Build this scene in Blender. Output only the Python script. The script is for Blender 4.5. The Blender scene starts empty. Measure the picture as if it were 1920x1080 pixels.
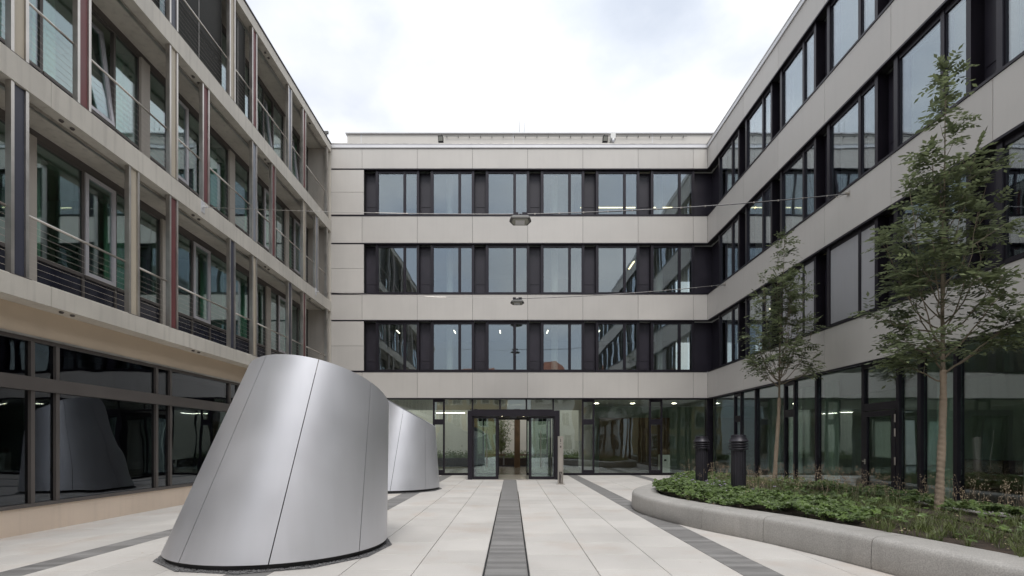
import bpy, bmesh, math, random
from mathutils import Vector, Matrix
R = math.radians
sc = bpy.context.scene
COL = sc.collection
random.seed(7)

# ------------------------------------------------------------------ camera
H = 1.55
cam_d = bpy.data.cameras.new('camera')
cam = bpy.data.objects.new('camera', cam_d); COL.objects.link(cam)
cam.location = (0, 0, H); cam.rotation_euler = (R(90), 0, 0)
cam_d.sensor_width = 36; cam_d.lens = 943 / 1920 * 36
cam_d.shift_y = 291 / 1920; cam_d.shift_x = 1 / 1920
cam_d.clip_start = .05; cam_d.clip_end = 2000
sc.camera = cam

# ------------------------------------------------------------------ sky and sun
SUN_EL, SUN_AZ = R(57), R(176)      # azimuth clockwise from +Y: the veiled sun stands behind the camera
w = bpy.data.worlds.new('World'); sc.world = w; w.use_nodes = True
nt = w.node_tree; nt.nodes.clear()
def N(tree, typ, **kw):
    n = tree.nodes.new(typ)
    for k, v in kw.items(): setattr(n, k, v)
    return n
sky = N(nt, 'ShaderNodeTexSky', sky_type='NISHITA', sun_disc=False, sun_elevation=SUN_EL, sun_rotation=SUN_AZ)
tc = N(nt, 'ShaderNodeTexCoord')
mp = N(nt, 'ShaderNodeMapping'); mp.inputs['Scale'].default_value = (1, 1, 1.7); mp.inputs['Location'].default_value = (1.95, 3.8, .26)
nz = N(nt, 'ShaderNodeTexNoise'); nz.inputs['Scale'].default_value = 2.3; nz.inputs['Detail'].default_value = 9; nz.inputs['Roughness'].default_value = .52; nz.inputs['Distortion'].default_value = .25
cr = N(nt, 'ShaderNodeValToRGB'); cr.color_ramp.elements[0].position = .36; cr.color_ramp.elements[1].position = .56
cr.color_ramp.elements[0].color = (.66, .66, .66, 1); cr.color_ramp.elements[1].color = (1, 1, 1, 1)
nz2 = N(nt, 'ShaderNodeTexNoise'); nz2.inputs['Scale'].default_value = 3.6; nz2.inputs['Detail'].default_value = 8
cl = N(nt, 'ShaderNodeValToRGB'); cl.color_ramp.elements[0].position = .36; cl.color_ramp.elements[1].position = .64
cl.color_ramp.elements[0].color = (5.7, 6.0, 6.45, 1); cl.color_ramp.elements[1].color = (8.2, 8.2, 8.25, 1)
mx = N(nt, 'ShaderNodeMix', data_type='RGBA')
bg = N(nt, 'ShaderNodeBackground'); bg.inputs['Strength'].default_value = .1
wo = N(nt, 'ShaderNodeOutputWorld')
L = nt.links.new
L(tc.outputs['Generated'], mp.inputs['Vector']); L(mp.outputs[0], nz.inputs['Vector']); L(mp.outputs[0], nz2.inputs['Vector'])
L(nz.outputs['Fac'], cr.inputs[0]); L(nz2.outputs['Fac'], cl.inputs[0])
L(cr.outputs[0], mx.inputs['Factor']); L(sky.outputs[0], mx.inputs['A']); L(cl.outputs[0], mx.inputs['B'])
# overcast luminance: brighter towards the zenith, the same all round the compass
sx = N(nt, 'ShaderNodeSeparateXYZ'); L(tc.outputs['Generated'], sx.inputs[0])
oz = N(nt, 'ShaderNodeMath', operation='MAXIMUM'); L(sx.outputs['Z'], oz.inputs[0]); oz.inputs[1].default_value = 0
og = N(nt, 'ShaderNodeMath', operation='MULTIPLY_ADD'); L(oz.outputs[0], og.inputs[0]); og.inputs[1].default_value = .60; og.inputs[2].default_value = .45
osc = N(nt, 'ShaderNodeVectorMath', operation='SCALE'); L(mx.outputs['Result'], osc.inputs[0]); L(og.outputs[0], osc.inputs['Scale'])
L(osc.outputs[0], bg.inputs['Color']); L(bg.outputs[0], wo.inputs[0])
sun_d = bpy.data.lights.new('sun', 'SUN'); sun_d.energy = .85; sun_d.angle = R(22); sun_d.color = (1, .96, .9)
sun = bpy.data.objects.new('sun', sun_d); COL.objects.link(sun)
sd = Vector((math.sin(SUN_AZ) * math.cos(SUN_EL), math.cos(SUN_AZ) * math.cos(SUN_EL), math.sin(SUN_EL)))
sun.rotation_euler = sd.to_track_quat('Z', 'Y').to_euler(); sun.location = (10, -30, 40)
vs = sc.view_settings; vs.view_transform = 'Standard'; vs.look = 'None'; vs.gamma = 1; vs.exposure = 1.1; vs.use_curve_mapping = False
cy = sc.cycles; cy.use_denoising = True; cy.max_bounces = 8; cy.transparent_max_bounces = 16; cy.glossy_bounces = 4; cy.diffuse_bounces = 4; cy.caustics_reflective = False; cy.caustics_refractive = False
try: cy.denoiser = 'OPENIMAGEDENOISE'
except Exception: pass

# ------------------------------------------------------------------ materials
M = {}
def pm(name, col, rough=.55, metal=0., var=.08, scale=1.2, bump=0., bscale=60., rnd=0., spec=.5, fine=0., fscale=200., streak=0., aniso=0., stain=None):
    m = bpy.data.materials.new(name); m.use_nodes = True; t = m.node_tree; l = t.links.new
    b = t.nodes['Principled BSDF']; b.inputs['Roughness'].default_value = rough; b.inputs['Metallic'].default_value = metal
    b.inputs['Specular IOR Level'].default_value = spec
    g = N(t, 'ShaderNodeNewGeometry')
    n1 = N(t, 'ShaderNodeTexNoise'); n1.inputs['Scale'].default_value = scale; n1.inputs['Detail'].default_value = 6
    l(g.outputs['Position'], n1.inputs['Vector'])
    mr = N(t, 'ShaderNodeMapRange'); mr.inputs[1].default_value = .3; mr.inputs[2].default_value = .7; mr.inputs[3].default_value = 1 - var; mr.inputs[4].default_value = 1 + var
    l(n1.outputs['Fac'], mr.inputs[0]); v = mr.outputs[0]
    def mul(a, bsock):
        k = N(t, 'ShaderNodeMath', operation='MULTIPLY'); l(a, k.inputs[0]); l(bsock, k.inputs[1]); return k.outputs[0]
    if rnd:
        oi = N(t, 'ShaderNodeObjectInfo'); r2 = N(t, 'ShaderNodeMapRange'); r2.inputs[3].default_value = 1 - rnd; r2.inputs[4].default_value = 1 + rnd
        l(oi.outputs['Random'], r2.inputs[0]); v = mul(v, r2.outputs[0])
    if fine:
        n3 = N(t, 'ShaderNodeTexNoise'); n3.inputs['Scale'].default_value = fscale; n3.inputs['Detail'].default_value = 2
        l(g.outputs['Position'], n3.inputs['Vector'])
        r3 = N(t, 'ShaderNodeMapRange'); r3.inputs[1].default_value = .3; r3.inputs[2].default_value = .7; r3.inputs[3].default_value = 1 - fine; r3.inputs[4].default_value = 1 + fine
        l(n3.outputs['Fac'], r3.inputs[0]); v = mul(v, r3.outputs[0])
    if streak:
        mp_ = N(t, 'ShaderNodeMapping'); mp_.inputs['Scale'].default_value = (7, 7, .5); l(g.outputs['Position'], mp_.inputs['Vector'])
        n4 = N(t, 'ShaderNodeTexNoise'); n4.inputs['Scale'].default_value = 1.; n4.inputs['Detail'].default_value = 5; l(mp_.outputs[0], n4.inputs['Vector'])
        r4 = N(t, 'ShaderNodeMapRange'); r4.inputs[1].default_value = .5; r4.inputs[2].default_value = .75; r4.inputs[3].default_value = 1.; r4.inputs[4].default_value = 1 - streak
        l(n4.outputs['Fac'], r4.inputs[0]); v = mul(v, r4.outputs[0])
    mc = N(t, 'ShaderNodeVectorMath', operation='SCALE'); mc.inputs[0].default_value = col; l(v, mc.inputs['Scale'])
    if stain:
        n5 = N(t, 'ShaderNodeTexNoise'); n5.inputs['Scale'].default_value = .75; n5.inputs['Detail'].default_value = 7; n5.inputs['Roughness'].default_value = .62; l(g.outputs['Position'], n5.inputs['Vector'])
        r5 = N(t, 'ShaderNodeMapRange'); r5.inputs[1].default_value = .52; r5.inputs[2].default_value = .72; l(n5.outputs['Fac'], r5.inputs[0])
        m5 = N(t, 'ShaderNodeMix', data_type='RGBA'); m5.inputs['A'].default_value = (1, 1, 1, 1); m5.inputs['B'].default_value = (*stain, 1); l(r5.outputs[0], m5.inputs['Factor'])
        v5 = N(t, 'ShaderNodeVectorMath', operation='MULTIPLY'); l(mc.outputs[0], v5.inputs[0]); l(m5.outputs['Result'], v5.inputs[1]); mc = v5
    l(mc.outputs[0], b.inputs['Base Color'])
    rr = N(t, 'ShaderNodeMapRange'); rr.inputs[1].default_value = .3; rr.inputs[2].default_value = .7; rr.inputs[3].default_value = rough * .88; rr.inputs[4].default_value = min(1, rough * 1.12)
    l(n1.outputs['Fac'], rr.inputs[0]); l(rr.outputs[0], b.inputs['Roughness'])
    if bump:
        nb = N(t, 'ShaderNodeTexNoise'); nb.inputs['Scale'].default_value = bscale; nb.inputs['Detail'].default_value = 4; l(g.outputs['Position'], nb.inputs['Vector'])
        bp = N(t, 'ShaderNodeBump'); bp.inputs['Strength'].default_value = bump; bp.inputs['Distance'].default_value = .02; l(nb.outputs['Fac'], bp.inputs['Height']); l(bp.outputs[0], b.inputs['Normal'])
    if aniso: b.inputs['Anisotropic'].default_value = aniso
    M[name] = m; return m
def glass(name, f0, tint, wob=.004, wscale=.9):
    m = bpy.data.materials.new(name); m.use_nodes = True; t = m.node_tree; l = t.links.new; t.nodes.clear()
    g = N(t, 'ShaderNodeNewGeometry')
    dt = N(t, 'ShaderNodeVectorMath', operation='DOT_PRODUCT'); l(g.outputs['Incoming'], dt.inputs[0]); l(g.outputs['Normal'], dt.inputs[1])
    ab = N(t, 'ShaderNodeMath', operation='ABSOLUTE'); l(dt.outputs['Value'], ab.inputs[0])
    om = N(t, 'ShaderNodeMath', operation='SUBTRACT'); om.inputs[0].default_value = 1; l(ab.outputs[0], om.inputs[1])
    pw = N(t, 'ShaderNodeMath', operation='POWER'); l(om.outputs[0], pw.inputs[0]); pw.inputs[1].default_value = 3.1
    ma = N(t, 'ShaderNodeMath', operation='MULTIPLY_ADD'); l(pw.outputs[0], ma.inputs[0]); ma.inputs[1].default_value = 1 - f0; ma.inputs[2].default_value = f0
    nb = N(t, 'ShaderNodeTexNoise'); nb.inputs['Scale'].default_value = wscale; nb.inputs['Detail'].default_value = 1; l(g.outputs['Position'], nb.inputs['Vector'])
    bp = N(t, 'ShaderNodeBump'); bp.inputs['Strength'].default_value = 1; bp.inputs['Distance'].default_value = wob; l(nb.outputs['Fac'], bp.inputs['Height'])
    tr = N(t, 'ShaderNodeBsdfTransparent'); tr.inputs[0].default_value = (*tint, 1)
    gl = N(t, 'ShaderNodeBsdfGlossy'); gl.inputs['Roughness'].default_value = 0; gl.inputs['Color'].default_value = (.86, .93, 1., 1); l(bp.outputs[0], gl.inputs['Normal'])
    ms = N(t, 'ShaderNodeMixShader'); o = N(t, 'ShaderNodeOutputMaterial')
    l(ma.outputs[0], ms.inputs[0]); l(tr.outputs[0], ms.inputs[1]); l(gl.outputs[0], ms.inputs[2]); l(ms.outputs[0], o.inputs[0])
    M[name] = m; return m
def emit(name, col, s):
    m = bpy.data.materials.new(name); m.use_nodes = True; b = m.node_tree.nodes['Principled BSDF']
    b.inputs['Base Color'].default_value = (*col, 1); b.inputs['Emission Color'].default_value = (*col, 1); b.inputs['Emission Strength'].default_value = s; M[name] = m
def leafmat(name, col, var=.35, scale=7., trans=.3):
    m = bpy.data.materials.new(name); m.use_nodes = True; t = m.node_tree; l = t.links.new; b = t.nodes['Principled BSDF']
    b.inputs['Roughness'].default_value = .42; b.inputs['Specular IOR Level'].default_value = .5
    g = N(t, 'ShaderNodeNewGeometry'); n1 = N(t, 'ShaderNodeTexNoise'); n1.inputs['Scale'].default_value = scale; n1.inputs['Detail'].default_value = 3; l(g.outputs['Position'], n1.inputs['Vector'])
    cr = N(t, 'ShaderNodeValToRGB'); cr.color_ramp.elements[0].position = .3; cr.color_ramp.elements[1].position = .72
    cr.color_ramp.elements[0].color = (*[c * (1 - var) for c in col], 1); cr.color_ramp.elements[1].color = (col[0] * (1 + var * 1.15), col[1] * (1 + var), col[2] * (1 + var * .5), 1)
    l(n1.outputs['Fac'], cr.inputs[0]); l(cr.outputs[0], b.inputs['Base Color'])
    tl = N(t, 'ShaderNodeBsdfTranslucent'); l(cr.outputs[0], tl.inputs[0]); ms = N(t, 'ShaderNodeMixShader'); ms.inputs[0].default_value = trans
    l(b.outputs[0], ms.inputs[1]); l(tl.outputs[0], ms.inputs[2]); l(ms.outputs[0], t.nodes['Material Output'].inputs[0]); M[name] = m

pm('panel', (.555, .533, .505), .5, var=.035, scale=.8, rnd=.05, streak=.03, fine=.015, fscale=90)
pm('coping', (.68, .68, .70), .4, metal=.2, var=.04)
pm('penthouse', (.62, .595, .555), .6, var=.04)
pm('black_frame', (.017, .014, .021), .38, metal=.3, var=.12, scale=2)
pm('black_panel', (.02, .017, .027), .42, var=.15, scale=2, rnd=.12)
pm('backing', (.02, .02, .022), .9)
pm('granite', (.57, .548, .52), .68, var=.07, scale=.9, rnd=.055, fine=.11, fscale=130, bump=.12, bscale=250, stain=(.93, .865, .82))
pm('grout', (.22, .205, .19), .95, var=.15, scale=5)
pm('dark_paver', (.215, .21, .206), .7, var=.12, scale=2, rnd=.22, fine=.1, bump=.15, bscale=150)
pm('terrain', (.32, .31, .30), .9, var=.1)
pm('planter_stone', (.40, .385, .365), .62, var=.10, scale=1.3, fine=.2, fscale=70, bump=.18, bscale=120, streak=.12)
pm('soil', (.045, .032, .024), .95, var=.4, scale=9, bump=1., bscale=25)
pm('aluminium', (.65, .66, .70), .44, metal=.68, var=.02, scale=1.5, streak=.03, rnd=.012)
pm('cone_dark', (.02, .02, .022), .6)
pm('gravel', (.17, .17, .175), .9, var=.5, scale=60)
pm('concrete', (.62, .585, .52), .75, var=.09, scale=1.1, streak=.17, fine=.05, bump=.12, bscale=40)
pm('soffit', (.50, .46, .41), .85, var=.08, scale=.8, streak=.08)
pm('plaster', (.60, .49, .37), .85, var=.05, scale=1., bump=.1, bscale=120)
pm('base_plaster', (.78, .65, .53), .85, var=.05, scale=1., bump=.1, bscale=120, streak=.06)
pm('steel', (.52, .495, .465), .32, metal=.9, var=.12, scale=3, streak=.15)
pm('rail', (.62, .58, .53), .3, metal=.95, var=.06)
pm('cream', (.58, .51, .40), .5, var=.05, rnd=.05)
pm('red', (.17, .05, .052), .45, var=.08, rnd=.06)
pm('blue', (.05, .053, .08), .42, var=.08, rnd=.06)
pm('greyblue', (.30, .32, .37), .4, metal=.4, var=.06)
pm('casement', (.62, .61, .64), .4, metal=.3, var=.05)
pm('brown_frame', (.125, .112, .105), .45, metal=.3, var=.12)
pm('spandrel', (.024, .026, .042), .18, var=.25, scale=3, streak=.2)
pm('blind_dark', (.055, .055, .052), .5, metal=.2, var=.08)
pm('blind_light', (.40, .40, .42), .6, var=.04, streak=.05)
pm('interior', (.50, .50, .48), .8, var=.05)
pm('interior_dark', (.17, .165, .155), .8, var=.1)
pm('interior_floor', (.30, .27, .23), .18, var=.1)
pm('interior_green', (.48, .58, .48), .85, var=.06, streak=.15)
pm('interior_green_dark', (.36, .56, .43), .85, var=.08, streak=.2)
pm('white_paint', (.75, .75, .73), .6, var=.03)
pm('wood', (.15, .095, .055), .6, var=.2, scale=3)
pm('ochre', (.50, .36, .17), .85, var=.08, streak=.1)
pm('house_white', (.62, .60, .56), .85, var=.06, streak=.1)
pm('garden_cream', (.78, .745, .65), .85, var=.04, streak=.05)
pm('roof_tile', (.33, .12, .07), .8, var=.2, scale=4, bump=.3)
pm('bark', (.20, .165, .12), .85, var=.2, scale=14, bump=.4, bscale=60)
pm('wrap', (.34, .27, .205), .9, var=.12, scale=6, bump=.5, bscale=90)
pm('pillar', (.44, .41, .37), .42, metal=.6, var=.05)
pm('anthracite', (.030, .028, .036), .42, metal=.3, var=.12, scale=6, streak=.2)
pm('lamp_grey', (.12, .12, .115), .5, metal=.3, var=.1)
pm('lamp_lens', (.36, .36, .32), .25, var=.08)
pm('dry_flower', (.42, .33, .23), .9, var=.3, scale=12)
pm('violet_flower', (.42, .36, .50), .8, var=.2)
pm('red_paint', (.45, .04, .05), .4)
leafmat('tree_leaf', (.160, .198, .122), .5, 4., .42)
leafmat('cover_leaf', (.105, .165, .052), .5, 6., .25)
leafmat('grass_blade', (.135, .175, .066), .4, 4., .3)
leafmat('shrub_leaf', (.13, .17, .05), .4, 5.)
glass('glass_upper', .19, (.80, .85, .83))
glass('glass_ground', .11, (.87, .92, .885))
glass('glass_left', .15, (.76, .90, .83))
glass('glass_dark', .055, (.33, .34, .39), .007, .9)
emit('lamp_glow', (1., .83, .5), 2.0)
emit('lamp_glow_white', (1., .93, .75), 2.2)
emit('lamp_glow_lobby', (1., .92, .76), 9.)

# ------------------------------------------------------------------ mesh helpers
def mesh(name, verts, faces, smooth=False):
    me = bpy.data.meshes.new(name); me.from_pydata([tuple(v) for v in verts], [], faces); me.update()
    if smooth:
        for p in me.polygons: p.use_smooth = True
    return me
class MB:
    def __init__(s): s.v = []; s.f = []
    def box(s, x0, x1, y0, y1, z0, z1):
        i = len(s.v)
        s.v += [(x0,y0,z0),(x1,y0,z0),(x1,y1,z0),(x0,y1,z0),(x0,y0,z1),(x1,y0,z1),(x1,y1,z1),(x0,y1,z1)]
        s.f += [tuple(i + k for k in q) for q in ((0,3,2,1),(4,5,6,7),(0,1,5,4),(1,2,6,5),(2,3,7,6),(3,0,4,7))]; return s
    def cbox(s, x0, x1, y0, y1, z0, z1, c):
        # box with its four upper edges chamfered
        i = len(s.v)
        s.v += [(x0,y0,z0),(x1,y0,z0),(x1,y1,z0),(x0,y1,z0),(x0,y0,z1-c),(x1,y0,z1-c),(x1,y1,z1-c),(x0,y1,z1-c),
                (x0+c,y0+c,z1),(x1-c,y0+c,z1),(x1-c,y1-c,z1),(x0+c,y1-c,z1)]
        s.f += [tuple(i + k for k in q) for q in ((0,3,2,1),(0,1,5,4),(1,2,6,5),(2,3,7,6),(3,0,4,7),(4,5,9,8),(5,6,10,9),(6,7,11,10),(7,4,8,11),(8,9,10,11))]; return s
    def tube(s, pts, rad, n=8, cap=True):
        pts = [Vector(p) for p in pts]; rs = rad if isinstance(rad, (list, tuple)) else [rad] * len(pts)
        i0 = len(s.v); up = Vector((0, 0, 1))
        for k, p in enumerate(pts):
            d = (pts[min(k + 1, len(pts) - 1)] - pts[max(k - 1, 0)]).normalized()
            a = d.cross(up) if abs(d.z) < .95 else d.cross(Vector((0, 1, 0))); a.normalize(); b = d.cross(a)
            for j in range(n):
                t = 2 * math.pi * j / n; s.v.append(tuple(p + (a * math.cos(t) + b * math.sin(t)) * rs[k]))
        for k in range(len(pts) - 1):
            for j in range(n):
                a0 = i0 + k * n + j; a1 = i0 + k * n + (j + 1) % n; s.f.append((a0, a0 + n, a1 + n, a1))
        if cap:
            s.f.append(tuple(i0 + j for j in range(n))); s.f.append(tuple(i0 + (len(pts) - 1) * n + j for j in reversed(range(n))))
        return s
    def lathe(s, prof, n=32, cx=0, cy=0):
        i0 = len(s.v)
        for r, z in prof:
            for j in range(n):
                t = 2 * math.pi * j / n; s.v.append((cx + r * math.cos(t), cy + r * math.sin(t), z))
        for k in range(len(prof) - 1):
            for j in range(n):
                a0 = i0 + k * n + j; a1 = i0 + k * n + (j + 1) % n; s.f.append((a0, a1, a1 + n, a0 + n))
        s.f.append(tuple(i0 + (len(prof) - 1) * n + j for j in range(n))); return s
    def me(s, name, smooth=False): return mesh(name, s.v, s.f, smooth)
def autosmooth(me, ang=35):
    bm = bmesh.new(); bm.from_mesh(me); bmesh.ops.recalc_face_normals(bm, faces=bm.faces)
    for e in bm.edges:
        e.smooth = e.calc_face_angle(0) < R(ang)
    for f in bm.faces: f.smooth = True
    bm.to_mesh(me); bm.free(); return me
WL = {}
def O(name, me, mat=None, parent=None, loc=(0, 0, 0), rotz=0., world=True, rot=None):
    """world=True: loc is a world place (only for parents that are not turned); else local to the parent"""
    o = bpy.data.objects.new(name, me); COL.objects.link(o)
    if mat and me is not None and not me.materials: me.materials.append(M[mat])
    l = Vector(loc)
    if parent is not None:
        o.parent = parent
        if world: l = l - WL.get(parent, Vector((0, 0, 0)))
    o.location = l; o.rotation_euler = rot if rot else (0, 0, rotz)
    WL[o] = Vector(loc) if world else (WL.get(parent, Vector((0, 0, 0))) + l)
    return o
def tag(o, label, cat, group=None, kind=None):
    o['label'] = label; o['category'] = cat
    if group: o['group'] = group
    if kind: o['kind'] = kind
    return o
def E(name, loc, label, cat, group=None): return tag(O(name, None, None, None, loc), label, cat, group)
def S(o, label=None): o['kind'] = 'structure'; return o
def BX(name, mat, parent, b, piv=None):
    """a box given in world coordinates, its origin at its low corner"""
    x0, x1, y0, y1, z0, z1 = b
    return O(name, MB().box(0, x1 - x0, 0, y1 - y0, 0, z1 - z0).me(name), mat, parent, (x0, y0, z0))
def zg(x): return 0. if x > -5.023 else -.04 * (-5.023 - x)

# ------------------------------------------------------------------ ground and paving
terr = S(O('ground', mesh('ground', [(-600,-600,-.30),(600,-600,-.30),(600,600,-.30),(-600,600,-.30)], [(0,1,2,3)]), 'terrain'))
X0P, X1P, Y0P, Y1P = -9.25, 9.75, -12., 24.35
pv = []
for x in (X0P, -5.023, X1P):
    for y in (Y0P, Y1P): pv.append((x, y, zg(x) - .012))
paving = S(O('paving', mesh('paving', pv, [(0, 2, 3, 1), (2, 4, 5, 3)]), 'grout'))
# planter outline (outer foot of the wall)
def catmull(P, n, closed=True):
    out = []; m = len(P)
    for i in range(m):
        p0, p1, p2, p3 = [Vector(P[(i + k) % m]) for k in (-1, 0, 1, 2)]
        for j in range(n):
            t = j / n
            out.append(.5 * ((2 * p1) + (p2 - p0) * t + (2 * p0 - 5 * p1 + 4 * p2 - p3) * t * t + (3 * p1 - p0 - 3 * p2 + p3) * t ** 3))
    return out
PL = [(5.3,.5),(4.95,2.6),(4.72,4.5),(4.47,5.9),(4.02,7.6),(3.40,9.0),(2.97,10.3),(2.83,11.6),(3.12,12.9),(3.85,14.3),(4.65,15.9),(5.5,17.1),(6.6,17.6),(7.7,17.1),(8.35,15.8),(8.62,13.),(8.62,8.),(8.62,3.),(8.4,.4),(7.,-.6)]
OUT = catmull([(x, y, 0) for x, y in PL], 6)
def inside(p, poly):
    c = False; j = len(poly) - 1
    for i in range(len(poly)):
        if (poly[i].y > p[1]) != (poly[j].y > p[1]) and p[0] < (poly[j].x - poly[i].x) * (p[1] - poly[i].y) / (poly[j].y - poly[i].y) + poly[i].x: c = not c
        j = i
    return c
def inset(poly, d):
    n = len(poly); out = []
    for i in range(n):
        t = (poly[(i + 1) % n] - poly[i - 1]).normalized(); nn = Vector((t.y, -t.x, 0))
        q = poly[i] + nn * .01
        s = 1 if inside((q.x, q.y), poly) else -1
        out.append(poly[i] + nn * d * s)
    return out
STR = [(-6.35, -5.85), (-3.37, -2.87), (-.33, .20), (2.72, 3.19), (5.75, 6.22)]
edges = [X0P] + [e for s in STR for e in s] + [X1P]
slabs = []
core = inset(OUT, .5)
for a in range(0, len(edges), 2):
    xa, xb = edges[a], edges[a + 1]; n = max(1, round((xb - xa) / .83)); cw = (xb - xa) / n
    for c in range(n):
        x0 = xa + c * cw; off = random.choice((0, .28, .42, .55))
        y = 1.2 + off
        while y < Y1P - .1:
            y1 = min(y + .83, Y1P)
            if y1 - y > .15:
                cx_, cy_ = x0 + cw / 2, (y + y1) / 2
                if not inside((cx_, cy_), core): slabs.append((x0, cw, y, y1 - y))
            y += .83
def vis(s):
    x, wd, y, ln = s; yc = y + ln / 2
    if yc < 5.2: return 0
    px = abs((x + wd / 2) / yc)
    if px > 1.08: return 0
    return wd * ln / yc ** 3
slabs.sort(key=vis, reverse=True)
cache = {}
def slab_mesh(wd, ln, k='slab', g=.009, c=.003, h=.04):
    key = (k, round(wd, 3), round(ln, 3))
    if key not in cache: cache[key] = MB().cbox(g / 2, wd - g / 2, g / 2, ln - g / 2, -h, 0, c).me(k)
    return cache[key]
def tilt(x): return 0 if x > -5.03 else -math.atan(.04)
for (x, wd, y, ln) in slabs[:296]:
    O('paving_slab', slab_mesh(wd, ln), 'granite', paving, (x, y, zg(x) + random.uniform(0, .0015)), rot=(0, tilt(x), 0))
mb = MB()
def tilted_box(mb, x, wd, y, ln, g=.007, h=.03, c=.003):
    i = len(mb.v); mb.cbox(x + g / 2, x + wd - g / 2, y + g / 2, y + ln - g / 2, -h, 0, c)
    for k in range(i, len(mb.v)): vx, vy, vz = mb.v[k]; mb.v[k] = (vx, vy, vz + zg(vx))
for (x, wd, y, ln) in slabs[296:]: tilted_box(mb, x, wd, y, ln)
for xa in range(0, 23):
    for ya in range(0, 16): tilted_box(mb, X0P + xa * .826, .826, -12. + ya * .82, .82)
o = O('paving_slab', mb.me('slab_rest'), 'granite', paving); o['kind'] = 'stuff'
cnt = 0; mb = MB()
for si, (a, b) in enumerate(STR):
    wd = b - a; y = 1.2
    while y < 24.2:
        ln = .135; vx = abs((a + wd / 2) / max(y, .1))
        if not inside((a + wd / 2, y), core):
            if y > 5.2 and vx < 1.05 and cnt < 290 and y < 14.5 and not (si == 1 and y < 10.5):
                O('dark_paver', slab_mesh(wd, ln, 'dark_paver', .006), 'dark_paver', paving, (a, y, zg(a) + random.uniform(0, .002)), rot=(0, tilt(a), 0)); cnt += 1
            else: tilted_box(mb, a, wd, y, ln - .0, .006)
        y += ln
o = O('dark_paver', mb.me('dark_rest'), 'dark_paver', paving); o['kind'] = 'stuff'
for xs in (-.345, .188):
    d = MB().box(0, .006, 0, 14.6, 0, .003).box(.026, .032, 0, 14.6, 0, .003).me('drain_slot')
    dd = O('drain_slot', d, 'steel', paving, (xs, 1.5, .0012))
    O('slot_gap', MB().box(.006, .026, 0, 14.6, .0, .0016).me('slot_gap'), 'backing', dd, (0, 0, 0), world=False)
# dark mat edge before the entrance
BX('door_mat', 'dark_paver', paving, (-1.95, 2.05, 21.42, 21.62, 0.0, .006))

# ------------------------------------------------------------------ the L-shaped office block
XR, YB = 9.52, 24.4
office = E('office_block', (0, YB, 0), 'L-shaped beige panelled office block with black window bands behind and on the right', 'building')
class Fac:
    """facade frame: u runs to the right as seen from the court, d runs into the house"""
    def __init__(s, rot, fn): s.rot = rot; s.fn = fn
    def p(s, u, d, z): return s.fn(u, d, z)
FB = Fac(0, lambda u, d, z: (u, YB + d, z))
FR = Fac(R(-90), lambda u, d, z: (XR + d, -u, z))
def FO(F, name, me, mat, u, d, z, parent=office): return O(name, me, mat, parent, F.p(u, d, z), F.rot)
def FBX(F, name, mat, u0, u1, d0, d1, z0, z1, parent=office): return FO(F, name, MB().box(0, u1 - u0, 0, d1 - d0, 0, z1 - z0).me(name), mat, u0, d0, z0, parent)
ROWS = [(5.0, 7.527), (8.77, 11.265), (12.57, 14.875)]
BANDS = [(3.74, 5.0), (7.527, 8.77), (11.265, 12.57), (14.875, 15.86)]
JB = [-8.80] + [-7.25 + 2.679 * k for k in range(7)] + [XR - .002]
NR = 15
JR = [-24.4 + .002] + [-23.3 + 2.67 * k for k in range(NR)]
def panel_mesh(wd, h):
    key = ('panel', round(wd, 3), round(h, 3))
    if key not in cache:
        g = .012
        # chamfered front edges: a flat box tipped so its chamfered top faces the court
        m = MB().cbox(g / 2, wd - g / 2, g / 2, h - g / 2, 0, .03, .003)
        m.v = [(x, -z, y) for x, y, z in m.v]
        cache[key] = m.me('facade_panel')
    return cache[key]
for F, J in ((FB, JB), (FR, JR)):
    for (z0, z1) in BANDS:
        for a, b in zip(J[:-1], J[1:]):
            FO(F, 'facade_panel', panel_mesh(b - a, z1 - z0), 'panel', a, .03, z0)
    # dark substructure behind each band, and the floor behind it
    for (z0, z1) in BANDS:
        FBX(F, 'spandrel_wall', 'backing', J[0] - (.6 if F is FB else 0), J[-1] + (.3 if F is FB else 0), .036, .34, z0 + .004, z1 - .004)
        FBX(F, 'head_trim', 'black_frame', J[0], J[-1], -.012, .10, z0 - .052, z0 - .002)
    for (z0, z1) in ROWS:
        FBX(F, 'sill_trim', 'black_frame', J[0], J[-1], -.02, .42, z0 + .002, z0 + .062)
    FBX(F, 'coping', 'coping', J[0] + (0 if F is FB else -.0), J[-1], -.05, .5, 15.865, 16.06)
    FBX(F, 'coping_edge', 'steel', J[0], J[-1], -.065, -.052, 16.03, 16.075)
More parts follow.
